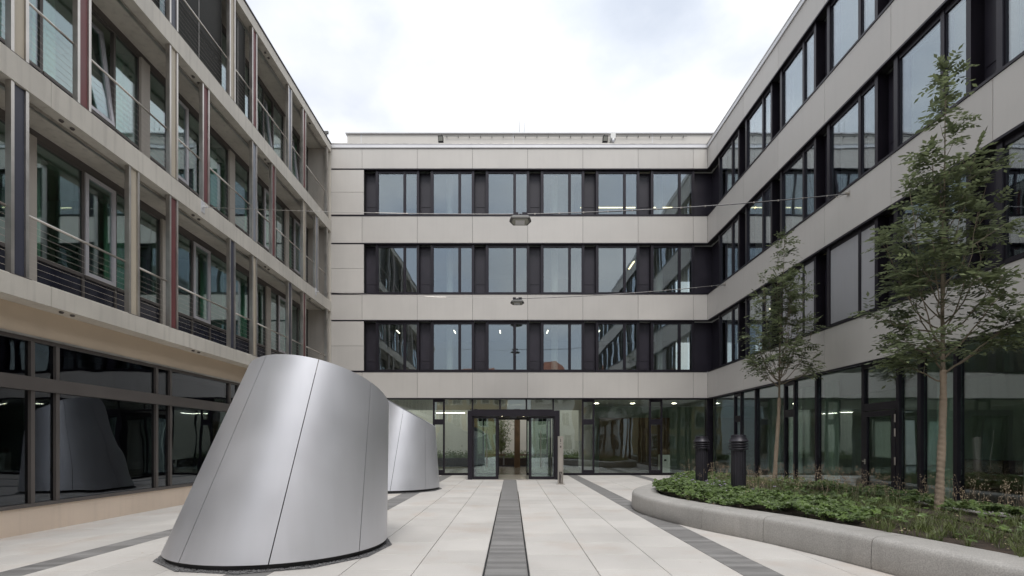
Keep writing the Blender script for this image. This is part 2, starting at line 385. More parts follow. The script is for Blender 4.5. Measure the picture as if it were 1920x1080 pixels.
# storey-high panels at the left end of the rear wing
for (z0, z1) in ROWS:
    hm = (z1 - z0 - .12) / 2
    for k in range(2): FO(FB, 'facade_panel', panel_mesh(1.64, hm), 'panel', -8.80, .03, z0 + .066 + k * hm)
    FBX(FB, 'panel_backing', 'backing', -9.4, -7.16, .036, .38, z0 + .066, z1 - .06)
W1, MU, W2, JL, JRr = 1.23, .10, .553, .125, .112
WW = JL + W1 + MU + W2 + JRr
def window_meshes(h):
    key = ('win', round(h, 3))
    if key in cache: return cache[key]
    m = MB()
    m.box(0, JL, .07, .42, 0, h); m.box(WW - JRr, WW, .07, .42, 0, h)
    m.box(JL + W1, JL + W1 + MU, .085, .30, 0, h)
    for a, b in ((JL, JL + W1), (JL + W1 + MU, WW - JRr)):
        m.box(a, b, .10, .30, 0, .075); m.box(a, b, .10, .30, h - .13, h)
        # inner sash bead
        m.box(a, a + .018, .115, .24, .075, h - .13); m.box(b - .018, b, .115, .24, .075, h - .13)
    fr = m.me('window')
    p1 = MB().box(JL + .01, JL + W1 - .01, .135, .152, .06, h - .12).me('pane'); p2 = MB().box(JL + W1 + MU + .01, WW - JRr - .01, .135, .152, .06, h - .12).me('pane')
    rl = MB()
    rl.box(JL + .002, JL + W1 - .002, .135, .15, 0, .05); rl.box(WW - JRr - W2 + .002, WW - JRr - .002, .135, .15, 0, .05)
    cache[key] = (fr, p1, p2); return cache[key]
def vent_meshes(wd, h):
    key = ('vent', round(wd, 3), round(h, 3))
    if key not in cache:
        m = MB().box(0, wd, .36, .40, 0, h)
        m.box(.045, wd - .045, .345, .36, .52, h - .13); m.box(.045, wd - .045, .345, .36, .08, .44)
        hm = MB().box(.06, wd - .06, .332, .345, .10, .42); hm.box(wd / 2 - .015, wd / 2 + .015, .325, .332, .36, .375)
        cache[key] = (m.me('vent_panel'), hm.me('hatch'))
    return cache[key]
def put_window(F, u, z0, z1, glassmat='glass_upper'):
    fr, p1, p2 = window_meshes(z1 - z0 - .115)
    o = FO(F, 'window', fr, 'black_frame', u, 0, z0 + .063)
    for p in (p1, p2): O('pane', p, glassmat, o, (0, 0, 0), world=False)
    return o
def put_vent(F, u, wd, z0, z1, hatch=True):
    vm, hm = vent_meshes(wd, z1 - z0 - .115)
    o = FO(F, 'vent_panel', vm, 'black_panel', u, 0, z0 + .063)
    if hatch: O('hatch', hm, 'black_panel', o, (0, 0, 0), world=False)
for ri, (z0, z1) in enumerate(ROWS):
    put_vent(FB, -7.155, .545, z0, z1, False)
    for k in range(6):
        u = -6.61 + 2.679 * k; put_window(FB, u, z0, z1)
        if k < 5: put_vent(FB, u + WW + .001, 2.679 - WW - .002, z0, z1)
    FBX(FB, 'corner_panel', 'black_panel', -6.61 + 2.679 * 5 + WW + .001, XR + .36, .33, .40, z0 + .063, z1 - .055)
    FBX(FR, 'corner_panel', 'black_panel', -24.7, -23.301, .34, .40, z0 + .063, z1 - .055)
    for k in range(NR - 1):
        u = -23.3 + 2.67 * k; wo_ = put_window(FR, u, z0, z1)
        put_vent(FR, u + WW + .001, 2.67 - WW - .002, z0, z1, k < 7)
        if ri == 0 and k in (2, 3):
            h = z1 - z0 - .115
            for (a, b) in ((JL, JL + W1), (JL + W1 + MU, WW - JRr)):
                m = MB(); n = int((h - .1) / .05)
                for q in range(n):
                    zz = .04 + q * .05
                    i = len(m.v); m.box(a + .006, b - .006, .102, .114, zz, zz + .0485)
                bl = O('shutter', m.me('shutter'), 'blind_light', wo_, (0, 0, 0), world=False); bl['kind'] = 'stuff'
# interiors: floors, ceilings, inner walls, columns
FLO = [(4.0, 4.45), (7.75, 8.15), (11.5, 11.9), (15.2, 15.5)]
for (a, b) in FLO:
    BX('floor_slab', 'interior', office, (-8.7, 15.9, YB + .345, 31., a, b)); BX('floor_slab', 'interior', office, (XR + .345, 15.9, -15.5, YB + .34, a, b))
BX('roof_deck', 'backing', office, (-8.7, 15.9, YB + .51, 31.2, 15.52, 15.7)); BX('roof_deck', 'backing', office, (XR + .51, 15.9, -15.5, YB + .5, 15.52, 15.7))
for (z0, z1) in ((4.45, 7.75), (8.15, 11.5), (11.9, 15.2)):
    BX('inner_wall', 'interior', office, (-8.7, 10., 30.6, 30.8, z0, z1)); BX('inner_wall', 'interior', office, (15.6, 15.8, -15.5, 30.5, z0, z1))
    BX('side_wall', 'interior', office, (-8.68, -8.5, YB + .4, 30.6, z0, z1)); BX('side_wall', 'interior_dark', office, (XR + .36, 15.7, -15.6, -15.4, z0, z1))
    for cx_ in (-3.15, 2.2, 7.55): O('column', MB().lathe([(.17, 0), (.17, z1 - z0)], 24).me('column'), 'white_paint', office, (cx_, YB + 1.3, z0))
    for cy_ in (19.5, 14.1, 8.8): O('column', MB().lathe([(.17, 0), (.17, z1 - z0)], 24).me('column'), 'white_paint', office, (XR + 1.3, cy_, z0))
    for px in (-1.9, 3.5): BX('partition_wall', 'interior', office, (px, px + .12, YB + 2., 30.6, z0, z1))
    for py in (17.8, 12.5, 7.1): BX('partition_wall', 'interior', office, (XR + .45, 15.6, py, py + .12, z0, z1))
BX('partition_wall', 'white_paint', office, (1.95, 3.3, YB + 2.2, YB + 2.32, 11.9, 15.2))
def strip(x, y, z, lx, ly, mat='lamp_glow'):
    o = O('ceiling_light', MB().box(-lx / 2, lx / 2, -ly / 2, ly / 2, 0, .05).me('light_housing'), 'white_paint', office, (x, y, z))
    O('tube', MB().box(-lx / 2 + .01, lx / 2 - .01, -ly / 2 + .01, ly / 2 - .01, -.02, -.002).me('tube'), mat, o, (0, 0, 0), world=False)
for x in (4.9, 7.4): strip(x, YB + 2.8, 14.3, 2.6, .10); strip(x - .2, YB + 1.9, 13.0, 2.2, .08)
for x in (-6., -3., -.6, 1.9, 4.6, 7.2): strip(x, YB + 2.2, 7.45, .08, .75, 'lamp_glow_white')
strip(6.3, YB + 2., 10.9, .1, 1.2)
for y in (21.5, 16.): strip(XR + 2.2, y, 7.3, 1.4, .1)
# right end of the wing (towards the street behind the camera) and outer shell
BX('end_wall', 'panel', office, (XR + .02, 15.9, -15.8, -15.62, 0, 15.9)); BX('rear_shell', 'panel', office, (15.92, 16.1, -15.8, 31., 0, 15.9)); BX('rear_shell', 'panel', office, (-8.7, 10., 31.02, 31.2, 3.9, 15.9))
# ---- ground floor glazing
GD0, GD1 = .16, .26
GZ = 3.68
def gbar(F, u0, u1, z0, z1, d0=GD0, d1=GD1, name='mullion'): return FBX(F, name, 'black_frame', u0, u1, d0, d1, z0, z1)
def gpane(F, u0, u1, z0, z1, name='pane'): return FBX(F, name, 'glass_ground', u0, u1, .20, .216, z0, z1)
def gvent(F, u0, u1):
    wd = u1 - u0; t = .085; m = MB()
    m.box(0, t, -.04, .08, 0, GZ - .1); m.box(wd - t, wd, -.04, .08, 0, GZ - .1)
    for z, h in ((0, .14), (2.36, .26), (GZ - .22, .12)): m.box(t, wd - t, -.035, .07, z, z + h)
    o = FO(F, 'vent_window', m.me('vent_window'), 'black_frame', u0, GD0 + .02, .10)
    for z0, z1 in ((.14, 2.36), (2.62, GZ - .22)): O('pane', MB().box(t, wd - t, .02, .036, z0, z1).me('pane'), 'glass_ground', o, (0, 0, 0), world=False)
gbar(FB, -8.7, -1.9, .0, .095, name='base_bar'); gbar(FB, 2.04, XR + .1, .0, .095, name='base_bar'); gbar(FB, -8.7, XR + .1, GZ, 3.738, name='head_bar')
for a, b in ((-8.7, -6.3), (-6.22, -3.85), (-3.25, -1.94), (2.08, 3.43), (4.06, 6.72), (7.38, XR - .03)): gpane(FB, a, b, .1, GZ - .001)
for a, b in ((-3.84, -3.26), (3.44, 4.05), (6.73, 7.37)): gvent(FB, a, b)
gbar(FB, -6.3, -6.22, .1, GZ - .001)
for u in (-1.94, -.6, .69, 2.0): gbar(FB, u, u + .075, (3.21 if abs(u) < 1.5 else .1), GZ - .001)
gbar(FB, -1.86, 1.999, 3.12, 3.2, name='transom')
for a, b in ((-1.86, -.605), (-.52, .685), (.77, 1.995)): gpane(FB, a, b, 3.205, GZ - .001)
BX('corner_post', 'black_frame', office, (XR - .02, XR + .28, YB + .02, YB + .30, .0, 3.735))
# right wing ground floor
gbar(FR, -24.1, 15.4, .0, .095, name='base_bar'); gbar(FR, -24.1, 15.4, GZ, 3.738, name='head_bar')
gl = -24.1
els = [(-21.85, -21.16, 'v'), (-19.95, -19.86, 'm'), (-17.85, -17.16, 'v'), (-15.99, -15.9, 'm'), (-13.86, -12.52, 'd'), (-11.95, -11.85, 'm'), (-10.98, -10.88, 'm'), (-8.0, -7.9, 'm')]
els += [(-5.2 + 4 * k, -4.52 + 4 * k, 'v') for k in range(5)]
for a, b, k in els:
    gpane(FR, gl, a - .002, .1, GZ - .001)
    if k == 'v': gvent(FR, a, b)
    elif k == 'm': gbar(FR, a, b, .1, GZ - .001, .12, .28)
    else:
        wd = b - a; m = MB(); m.box(0, .09, -.04, .10, 0, GZ - .002); m.box(wd - .09, wd, -.04, .10, 0, GZ - .002); m.box(.09, wd - .09, -.035, .09, 2.42, 2.62); m.box(.09, wd - .09, -.035, .09, GZ - .12, GZ - .002)
        o = FO(FR, 'side_door', m.me('door_frame'), 'black_frame', a, GD0, 0.0)
        m = MB(); m.box(.10, .22, -.05, .03, .01, 2.40); m.box(wd - .24, wd - .10, -.05, .03, .01, 2.40); m.box(.22, wd - .24, -.05, .03, .01, .20); m.box(.22, wd - .24, -.05, .03, 2.26, 2.40)
        O('door_leaf', m.me('door_leaf'), 'black_frame', o, (0, 0, 0), world=False)
        O('pane', MB().box(.22, wd - .24, -.01, .006, .20, 2.26).me('pane'), 'glass_ground', o, (0, 0, 0), world=False)
        O('pane', MB().box(.09, wd - .09, .02, .036, 2.62, GZ - .12).me('pane'), 'glass_ground', o, (0, 0, 0), world=False)
        O('door_handle', MB().tube([(.16, -.06, 1.06), (.16, -.115, 1.06), (.27, -.115, 1.06)], .012).box(.14, .18, -.062, -.05, .98, 1.12).me('door_handle'), 'rail', o, (0, 0, 0), world=False)
        for z in (.18, 1.0, 1.72, 2.08): O('hinge', MB().tube([(wd - .1, -.062, z), (wd - .1, -.062, z + .2)], .018).me('hinge'), 'rail', o, (0, 0, 0), world=False)
    gl = b + .002
# lobby
BX('lobby_floor', 'interior_floor', office, (-8.7, 15.8, YB + .28, 33.2, -.05, .004)); BX('lobby_floor', 'interior_floor', office, (XR + .29, 15.8, -15.5, YB + .27, -.05, .004))
BX('lobby_ceiling', 'white_paint', office, (-8.7, 15.8, YB + .3, 33.2, 3.72, 3.9)); BX('lobby_ceiling', 'white_paint', office, (XR + .3, 15.8, -15.5, YB + .29, 3.72, 3.9))
BX('inner_wall', 'interior_green', office, (4.6, 15.8, 29.6, 29.8, .01, 3.7)); BX('inner_wall', 'interior_green', office, (15.3, 15.5, -15.5, 29.5, .01, 3.7))
BX('inner_wall', 'interior', office, (-8.7, -8.5, YB + .4, 33., .01, 3.7)); BX('inner_wall', 'interior', office, (4.4, 4.58, 28., 33., .01, 3.7))
BX('wood_wall', 'wood', office, (5.0, 9., 28.6, 28.75, .01, 3.))
for x, wd in ((-2.6, .45), (.18, .36)): BX('lobby_column', 'wood' if x > 0 else 'interior_dark', office, (x, x + wd, 31.6, 31.95, .01, 3.7))
for x in (-1.9, 2.3): BX('rear_mullion', 'black_frame', office, (x, x + .1, 33., 33.1, .01, 3.7))
BX('rear_sill', 'black_frame', office, (-8.5, 4.4, 33., 33.12, .02, .1)); 
strip(.1, 29.8, 3.35, 1.7, .16, 'lamp_glow_lobby'); strip(-3.6, 29.8, 3.35, 1.7, .16, 'lamp_glow_lobby')
for x in (4.5, 6.4, 8.6):
    o = O('downlight', MB().lathe([(.0, 0), (.14, 0), (.14, .03)], 20).me('downlight'), 'white_paint', office, (x, YB + 2.2, 3.66)); O('glow_disc', MB().lathe([(.11, 0), (.11, .01)], 20).me('glow_disc'), 'lamp_glow_lobby', o, (0, 0, -.014), world=False)
# green-grey curtains, columns and partitions behind the right-hand glazing
def curtain_mesh(wd, h, amp=.04, nf=10):
    n = int(nf * wd * 4); v = []; f = []
    for i in range(n + 1):
        x = wd * i / n; y = amp * math.sin(x * nf * 2 + .7 * math.sin(x * 3)) 
        v += [(x, y, 0), (x, y, h), (x, y + .01, h), (x, y + .01, 0)]
    for i in range(n):
        a = i * 4; f += [(a, a + 4, a + 5, a + 1), (a + 3, a + 2, a + 6, a + 7), (a + 1, a + 5, a + 6, a + 2)]
    return mesh('curtain', v, f, True)
for u, wd, d, mat in ((-19.4, .9, 1.2, 'interior_green'), (-16.9, .75, 1.0, 'interior_green'), (-12.2, .55, .8, 'interior_green'), (-10.7, 1.3, 1.6, 'interior_green_dark'), (-23., 1., 2.2, 'interior_green')):
    FO(FR, 'curtain', curtain_mesh(wd, 3.5), mat, u, d, .08)
for u in (-18.6, -13.2, -8.): FO(FR, 'column', MB().lathe([(.24, 0), (.24, 3.6)], 24).me('column'), 'interior_green', u, 1.5, .02)
for u in (-14.4, -9.3): FBX(FR, 'low_cabinet', 'wood', u, u + 1.6, 3., 3.5, .02, 1.1)

# ---- entrance vestibule
ves = O('entrance_portal', None, None, office, (0, 21.35, 0))
PX0, PX1, PZ = -1.86, 2.05, 2.94
m = MB()
m.box(PX0, PX0 + .19, 0, .30, 0, PZ); m.box(PX1 - .19, PX1, 0, .30, 0, PZ)
m.box(PX0 + .19, PX1 - .19, .004, .30, PZ - .24, PZ - .002)
m.box(PX0 + .004, PX1 - .004, .302, 3.05, PZ - .2, PZ - .01)         # roof of the lock
for x in (PX0 + .004, PX1 - .074):
    m.box(x, x + .07, 2.9, 3.04, 0, PZ - .2); m.box(x, x + .07, .302, 2.9, 0, .09); m.box(x, x + .07, 1.55, 1.63, .09, PZ - .2)
pf = O('portal_frame', m.me('portal_frame'), 'black_frame', ves, (0, 0, 0), world=False)
for x in (PX0 + .03, PX1 - .05): O('side_pane', MB().box(x, x + .014, .302, 2.9, .09, PZ - .2).me('side_pane'), 'glass_ground', ves, (0, 0, 0), world=False)
def leaf(x0, x1, y, name='sliding_door'):
    m = MB(); m.box(x0, x0 + .055, 0, .05, .02, PZ - .26); m.box(x1 - .055, x1, 0, .05, .02, PZ - .26); m.box(x0 + .055, x1 - .055, 0, .05, .02, .13); m.box(x0 + .055, x1 - .055, 0, .05, PZ - .33, PZ - .26)
    m.box(x0 + .055, x1 - .055, .018, .03, .13, PZ - .33)
    me = m.me(name); me.materials.append(M['black_frame']); me.materials.append(M['glass_ground'])
    for p in me.polygons[-6:]: p.material_index = 1
    return O(name, me, None, ves, (0, y, 0), world=False)
leaf(-1.66, -.62, .10); leaf(.80, 1.85, .10); leaf(-1.6, -.56, .18); leaf(.74, 1.7, .18)
leaf(-1.75, -.60, 2.92, 'inner_door'); leaf(.72, 1.9, 2.92, 'inner_door')
O('door_header', MB().box(-1.75, 1.9, 2.9, 3.0, PZ - .255, PZ - .205).me('door_header'), 'black_frame', ves, (0, 0, 0), world=False)
O('motion_sensor', MB().box(-.08, .22, -.05, 0, PZ - .345, PZ - .245).box(-.03, .17, -.07, -.05, PZ - .335, PZ - .265).me('motion_sensor'), 'backing', ves, (0, 0, 0), world=False)
for x in (-.42, .52): O('spot', MB().lathe([(.03, 0), (.03, .012)], 12).me('spot'), 'lamp_glow_white', ves, (x, .8, PZ - .215), world=False)
O('threshold', MB().box(PX0 + .2, PX1 - .2, -.04, 3.3, .0015, .014).me('threshold'), 'steel', ves, (0, 0, 0), world=False)
for x in (-1.05, 1.25): O('door_grip', MB().tube([(x, .07, .5), (x, .07, 2.1)], .014).me('door_grip'), 'rail', ves, (0, 0, 0), world=False)

# ---- penthouse and roof furniture
pent = O('penthouse', MB().box(0, 19.6, 0, 6, 0, 2.05).me('penthouse'), 'penthouse', office, (-8.62, 26.4, 15.72))
O('penthouse_coping', MB().box(-.08, 19.7, -.08, 6.1, 2.052, 2.11).me('penthouse_coping'), 'coping', pent, (0, 0, 0), world=False)
for x in (.72, 8.7, 16.): O('panel_joint', MB().box(x, x + .03, -.006, 0, .3, 2.05).me('panel_joint'), 'coping', pent, (0, 0, 0), world=False)
cp = MB().tube([(-8.3, 0, 0), (-4, 0, .02), (0, 0, 0), (5, 0, .015), (9.2, 0, 0)], .012, 6)
for i in range(14): cp.box(-8.1 + i * 1.3, -8.06 + i * 1.3, -.03, .03, -.06, .0)
O('lightning_wire', cp.me('lightning_wire'), 'lamp_grey', office, (0, YB + .1, 16.125))
cp = MB().tube([(-3.5, 0, 0), (9.2, 0, 0)], .011, 6)
for i in range(22): cp.box(-3.4 + i * .59, -3.37 + i * .59, -.02, .09, -.03, .02)
O('pipe_run', cp.me('pipe_run'), 'lamp_grey', office, (0, 26.32, 17.62))
for x, lab in ((-3.65, 'small black floodlight on the roof edge above the second window column'), (4.84, 'small black floodlight on the roof edge beside the white box')):
    t = E('floodlight', (x, 26.0, 16.86), lab, 'floodlight', 'floodlights on the roof edge')
    m = MB(); m.box(-.13, .13, -.1, .1, .25, .5); m.v = [(a, b + (c - .37) * -.5, c) for a, b, c in m.v]
    O('housing', m.me('housing'), 'black_frame', t, (0, 0, 0), world=False)
    m = MB(); m.box(-.105, .105, -.115, -.102, .28, .46); m.v = [(a, b + (c - .37) * -.5, c) for a, b, c in m.v]
    O('lens', m.me('lens'), 'lamp_lens', t, (0, 0, 0), world=False)
    O('bracket', MB().tube([(0, .05, .45), (0, .12, .7), (0, .3, .72)], .025).me('bracket'), 'lamp_grey', t, (0, 0, 0), world=False)
t = E('roof_camera', (5.25, 26.0, 17.0), 'white boxed camera with round lens above the rear roof edge', 'camera')
O('housing', MB().box(-.12, .12, -.1, .28, .25, .55).me('housing'), 'white_paint', t, (0, 0, 0), world=False); O('dome', MB().lathe([(.02, -.02), (.07, .02), (.085, .1), (.085, .16)], 16).me('dome', True), 'coping', t, (0, -.03, .08), world=False)
for x, h, lab in ((.2, 1.3, 'thin antenna rod on the penthouse roof, the left and lower one'), (.45, 1.9, 'thin antenna rod on the penthouse roof, the taller middle one'), (.72, 2.0, 'thin antenna rod on the penthouse roof, nearest the pipe hoop')):
    t = tag(O('antenna', MB().tube([(0, 0, 0), (0, 0, h * .5), (0, 0, h)], [.016, .011, .007], 6).box(-.06, .06, -.06, .06, 0, .04).me('antenna'), 'lamp_grey', None, (x, 28.5, 17.9)), lab, 'antenna', 'antenna rods')
tag(O('vent_pipe', MB().tube([(-.25, 0, -.35), (-.24, 0, .75), (-.12, 0, .92), (.12, 0, .92), (.3, 0, .82), (.33, 0, .6)], .045, 10).me('vent_pipe', True), 'coping', None, (1.4, 28.5, 18.15)), 'bent metal vent pipe on the penthouse roof beside the antenna rods', 'pipe')

# ---- lit court behind the lobby
tag(BX('garden_wall', 'garden_cream', None, (-12., 9., 40.4, 40.7, -.1, 7.5)), 'pale plastered garden wall seen through the glass entrance', 'wall')
S(BX('garden_bed', 'soil', None, (-9., 6., 36.6, 40.38, -.1, .45)))
for x, lab in ((-1.5, 'dark low bench seen left through the entrance doors'), (1.45, 'dark low bench seen right through the entrance doors')):
    t = E('bench', (x, 35.6, -.1), lab, 'bench', 'benches behind the lobby')
    O('seat', MB().box(-1.1, 1.1, -.25, .25, .78, .88).me('seat'), 'wood', t, (0, 0, 0), world=False)
    for xx in (-1., .9): O('leg', MB().box(xx, xx + .1, -.22, .22, 0, .78).me('leg'), 'interior_dark', t, (0, 0, 0), world=False)

# ------------------------------------------------------------------ left building with galleries
XL, YE = -8.72, 24.3
gal = E('gallery_building', (XL, YE, zg(-9.2)), 'older concrete building with open steel galleries and coloured strips on the left', 'building')
FL = Fac(R(90), lambda u, d, z: (XL - d, u, z))
def LO(name, me, mat, u, d, z): return O(name, me, mat, gal, FL.p(u, d, z), FL.rot)
def LB(name, mat, u0, u1, d0, d1, z0, z1): return LO(name, MB().box(0, u1 - u0, 0, d1 - d0, 0, z1 - z0).me(name), mat, u0, d0, z0)
SL = [(4.14, 4.52), (7.91, 8.41), (11.77, 12.3), (15.62, 15.98)]
U0 = -8.; seg = 4.105
for li, (z0, z1) in enumerate(SL):
    k = 0; u = 9.55 - seg * 4 - .02
    while u < YE - .1:
        b = min(u + seg, YE)
        key = ('beam', li, round(b - u, 3))
        if key not in cache:
            m = MB().cbox(.004, b - u - .004, .0, 1.2, 0, z1 - z0, .012); cache[key] = m.me('edge_beam')
        LO('edge_beam', cache[key], 'concrete', u, 0, z0)
        u += seg
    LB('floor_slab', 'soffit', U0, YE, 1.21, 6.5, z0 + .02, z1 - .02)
    if li:
        LB('blind_track', 'steel', U0, YE - .4, .26, .34, z0 - .06, z0 - .003)
    for q, u in enumerate([9.9, 10.15, 14.0, 14.25, 18.1, 18.35, 22.1]):
        o = LO('soffit_bolt', MB().lathe([(.03, 0), (.045, .02), (.03, .04)], 10).me('soffit_bolt'), 'brown_frame', u, .14, z0 - .036)
LB('roof_coping', 'black_frame', U0, YE, -.03, .3, 15.984, 16.03)
LB('roof_deck', 'backing', U0, YE, .31, 6.5, 15.985, 16.02)
POSTS = {0: [(-1.94, 'blue'), (.75, 'cream'), (4.85, 'red'), (7.58, 'red'), (8.95, 'blue'), (11.66, 'cream'), (13.03, 'red'), (15.77, 'blue'), (17.13, 'cream'), (19.87, 'blue'), (21.24, 'red')],
         1: [(-1.94, 'red'), (.75, 'cream'), (4.85, 'cream'), (6.2, 'red'), (8.95, 'cream'), (10.3, 'red'), (13.03, 'cream'), (14.4, 'red'), (17.13, 'greyblue'), (18.5, 'red'), (21.24, 'cream'), (22.6, 'greyblue')],
         2: [(-1.94, 'blue'), (.75, 'red'), (4.85, 'cream'), (7.58, 'red'), (8.95, 'cream'), (11.66, 'red'), (13.03, 'blue'), (15.77, 'cream'), (17.13, 'red'), (19.87, 'greyblue'), (21.24, 'red')]}
def cable_mesh(ln, n=8):
    key = ('cable', round(ln, 2))
    if key not in cache:
        m = MB()
        for k in range(n): m.tube([(0, 0, .1 + k * .125), (ln, 0, .1 + k * .125)], .0024, 5)
        cache[key] = (m.me('cable'), MB().tube([(0, 0, 0), (ln, 0, 0)], .024, 12).me('top_rail', True))
    return cache[key]
for li in range(3):
    z0 = SL[li][1]; z1 = SL[li + 1][0]; h = z1 - z0
    key = ('post', li)
    m = MB()
    for a, b in ((-.165, -.105), (.105, .165)):
        # U-shaped stainless profile: two flanges and a web
        m.box(a, b, .02, .032, -.1, h); m.box(a, a + .010, .033, .125, -.1, h); m.box(b - .010, b, .033, .125, -.1, h); m.box(a + .010, b - .010, .09, .10, -.1, h)
    for zz in (.05, h * .5, h - .15): m.box(-.105, .105, .09, .115, zz, zz + .08)
    pmh = m.me('post_profile')
    cpm = MB().box(-.103, .103, .05, .075, -.08, h - .02).me('colour_panel')
    cps = {}
    for u, c in POSTS[li]:
        o = LO('sunshade_post', pmh, 'steel', u, 0, z0)
        if c not in cps: cps[c] = cpm.copy(); cps[c].materials.clear()
        O('colour_panel', cps[c], c, o, (0, 0, 0), world=False)
        O('foot_plate', MB().box(-.2, .2, .0, .19, -.012, -.002).me('foot_plate'), 'brown_frame', o, (0, 0, .006), world=False)
    us = [u for u, c in POSTS[li]] + [23.95]
    for a, b in zip(us[:-1], us[1:]):
        ln = b - a - .38; cm, tm = cable_mesh(ln)
        o = LO('railing', tm, 'rail', a + .19, .10, z0 + 1.18)
        ck = O('cables', cm, 'rail', o, (0, 0, -1.14), world=False); ck['kind'] = 'stuff'
    # end wall and end post
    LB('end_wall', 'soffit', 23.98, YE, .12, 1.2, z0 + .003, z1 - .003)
    LO('end_post', MB().box(0, .06, 0, .12, 0, h).box(.09, .15, .0, .12, 0, h).me('end_post'), 'steel', 23.80, .02, z0)
# windows behind the galleries
WD = .98
PIER = {0: [-6.6, -2.5, 1.6, 5.75, 9.9, 13.9, 19.85], 1: [-7.4, -3.3, .8, 4.9, 9.0, 13.1, 17.23, 21.5], 2: [-7.4, -3.3, .8, 4.9, 9.0, 13.1, 17.3, 21.4]}
CASE = {0: [(7.2, 8.1), (11.4, 12.33), (15.3, 16.2), (20.9, 21.8)], 1: [(7.3, 8.2), (11.45, 12.3), (14.2, 15.1), (19.7, 20.5), (22.4, 23.2)], 2: [(7.3, 8.2), (11.45, 12.3), (14.2, 15.1), (19.7, 20.5), (22.2, 23.)]}
SP = .82
def gwin(u0, u1, z0, z1, case=False, tiltin=False):
    wd = u1 - u0; h = z1 - z0 - .16; t = .03; m = MB()
    m.box(0, t, 0, .09, 0, h); m.box(wd - t, wd, 0, .09, 0, h); m.box(t, wd - t, 0, .09, 0, .07); m.box(t, wd - t, -.015, .09, SP - .04, SP + .03); m.box(t, wd - t, 0, .09, h - .05, h)
    o = LO('window', m.me('window'), 'brown_frame', u0, WD, z0 + .002)
    O('spandrel_pane', MB().box(t, wd - t, .03, .05, .07, SP - .04).me('spandrel_pane'), 'spandrel', o, (0, 0, 0), world=False)
    if not case:
        O('pane', MB().box(t, wd - t, .03, .046, SP + .03, h - .05).me('pane'), 'glass_left', o, (0, 0, 0), world=False)
    else:
        a, b = SP + .03, h - .05; f = .085; hh = b - a; ww = wd - 2 * t; m = MB()
        m.box(0, f, -.03, .05, 0, hh); m.box(ww - f, ww, -.03, .05, 0, hh); m.box(f, ww - f, -.03, .05, 0, f); m.box(f, ww - f, -.03, .05, hh - f, hh)
        g2 = f + .018
        m.box(f, g2, -.015, .05, f, hh - f); m.box(ww - g2, ww - f, -.015, .05, f, hh - f)
        m.box(f, ww - f, .01, .024, f, hh - f)
        me = m.me('casement'); me.materials.append(M['casement']); me.materials.append(M['glass_left'])
        for p in me.polygons[-6:]: p.material_index = 1
        O('casement', me, None, o, (t, 0, a), world=False, rot=(R(-7) if tiltin else 0, 0, 0))
for li in range(3):
    z0 = SL[li][1]; z1 = SL[li + 1][0]
    items = [(p, p + .32, 'p') for p in PIER[li]] + [(a, b, 'c') for a, b in CASE[li]]
    items.sort(); u = U0
    LB('window_head', 'brown_frame', U0, 23.97, WD - .01, WD + .12, z1 - .155, z1 - .003)
    for a, b, k in items + [(23.97, 24, 'e')]:
        g = a - u
        if g > .12:
            n = max(1, math.ceil(g / 1.45))
            for q in range(n): gwin(u + g * q / n + .002, u + g * (q + 1) / n - .002, z0, z1)
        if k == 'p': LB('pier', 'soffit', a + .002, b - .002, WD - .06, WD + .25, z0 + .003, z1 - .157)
        elif k == 'c': gwin(a, b, z0, z1, True, li == 1 and a < 12 or li == 2 and a > 19)
        u = b
    LB('inner_wall', 'interior_green_dark', U0, YE, 3.9, 4.1, z0, z1)
    for u in (9.05, 13.2, 17.4, 21.6): LB('partition_wall', 'interior', u, u + .12, WD + .3, 3.9, z0, z1)
    for u, wd, mt in ((10.2, .5, 'interior_green'), (12.4, .7, 'interior_green_dark'), (14.5, .4, 'interior_green'), (16.25, .5, 'interior_green_dark'), (18.6, .7, 'interior_green_dark'), (20.2, .5, 'interior_green'), (22.2, .6, 'interior_green_dark')):
        LO('curtain', curtain_mesh(wd, z1 - z0 - .25, .03), mt, u + li * .35, WD + .35, z0 + .03)
    LO('ceiling_light', MB().box(0, 1.5, 0, .15, 0, .06).me('ceiling_light'), 'white_paint', 10.6, 2.6, z1 - .5)
# dark venetian blinds of the top gallery
for a, b in ((8.95, 11.66), (11.66, 13.03), (13.03, 15.77), (15.77, 17.13)):
    z0 = SL[2][1] + .03; z1 = SL[3][0] - .08; m = MB(); n = int((z1 - z0) / .075); ln = b - a - .42
    for k in range(n):
        zz = z0 + k * .075; i = len(m.v)
        m.box(0, ln, 0, .034, 0, .004)
        for q in range(i, len(m.v)): x, y, z = m.v[q]; m.v[q] = (x, y, zz - z0 + z + (.017 - y) * 2.3)
    bl = LO('venetian_blind', m.me('venetian_blind'), 'blind_dark', a + .21, .24, z0); bl['kind'] = 'stuff'
    for x in (.02, ln / 2, ln - .03): O('ladder_cord', MB().box(x, x + .012, -.01, -.006, 0, z1 - z0).me('ladder_cord'), 'steel', bl, (0, 0, 0), world=False)
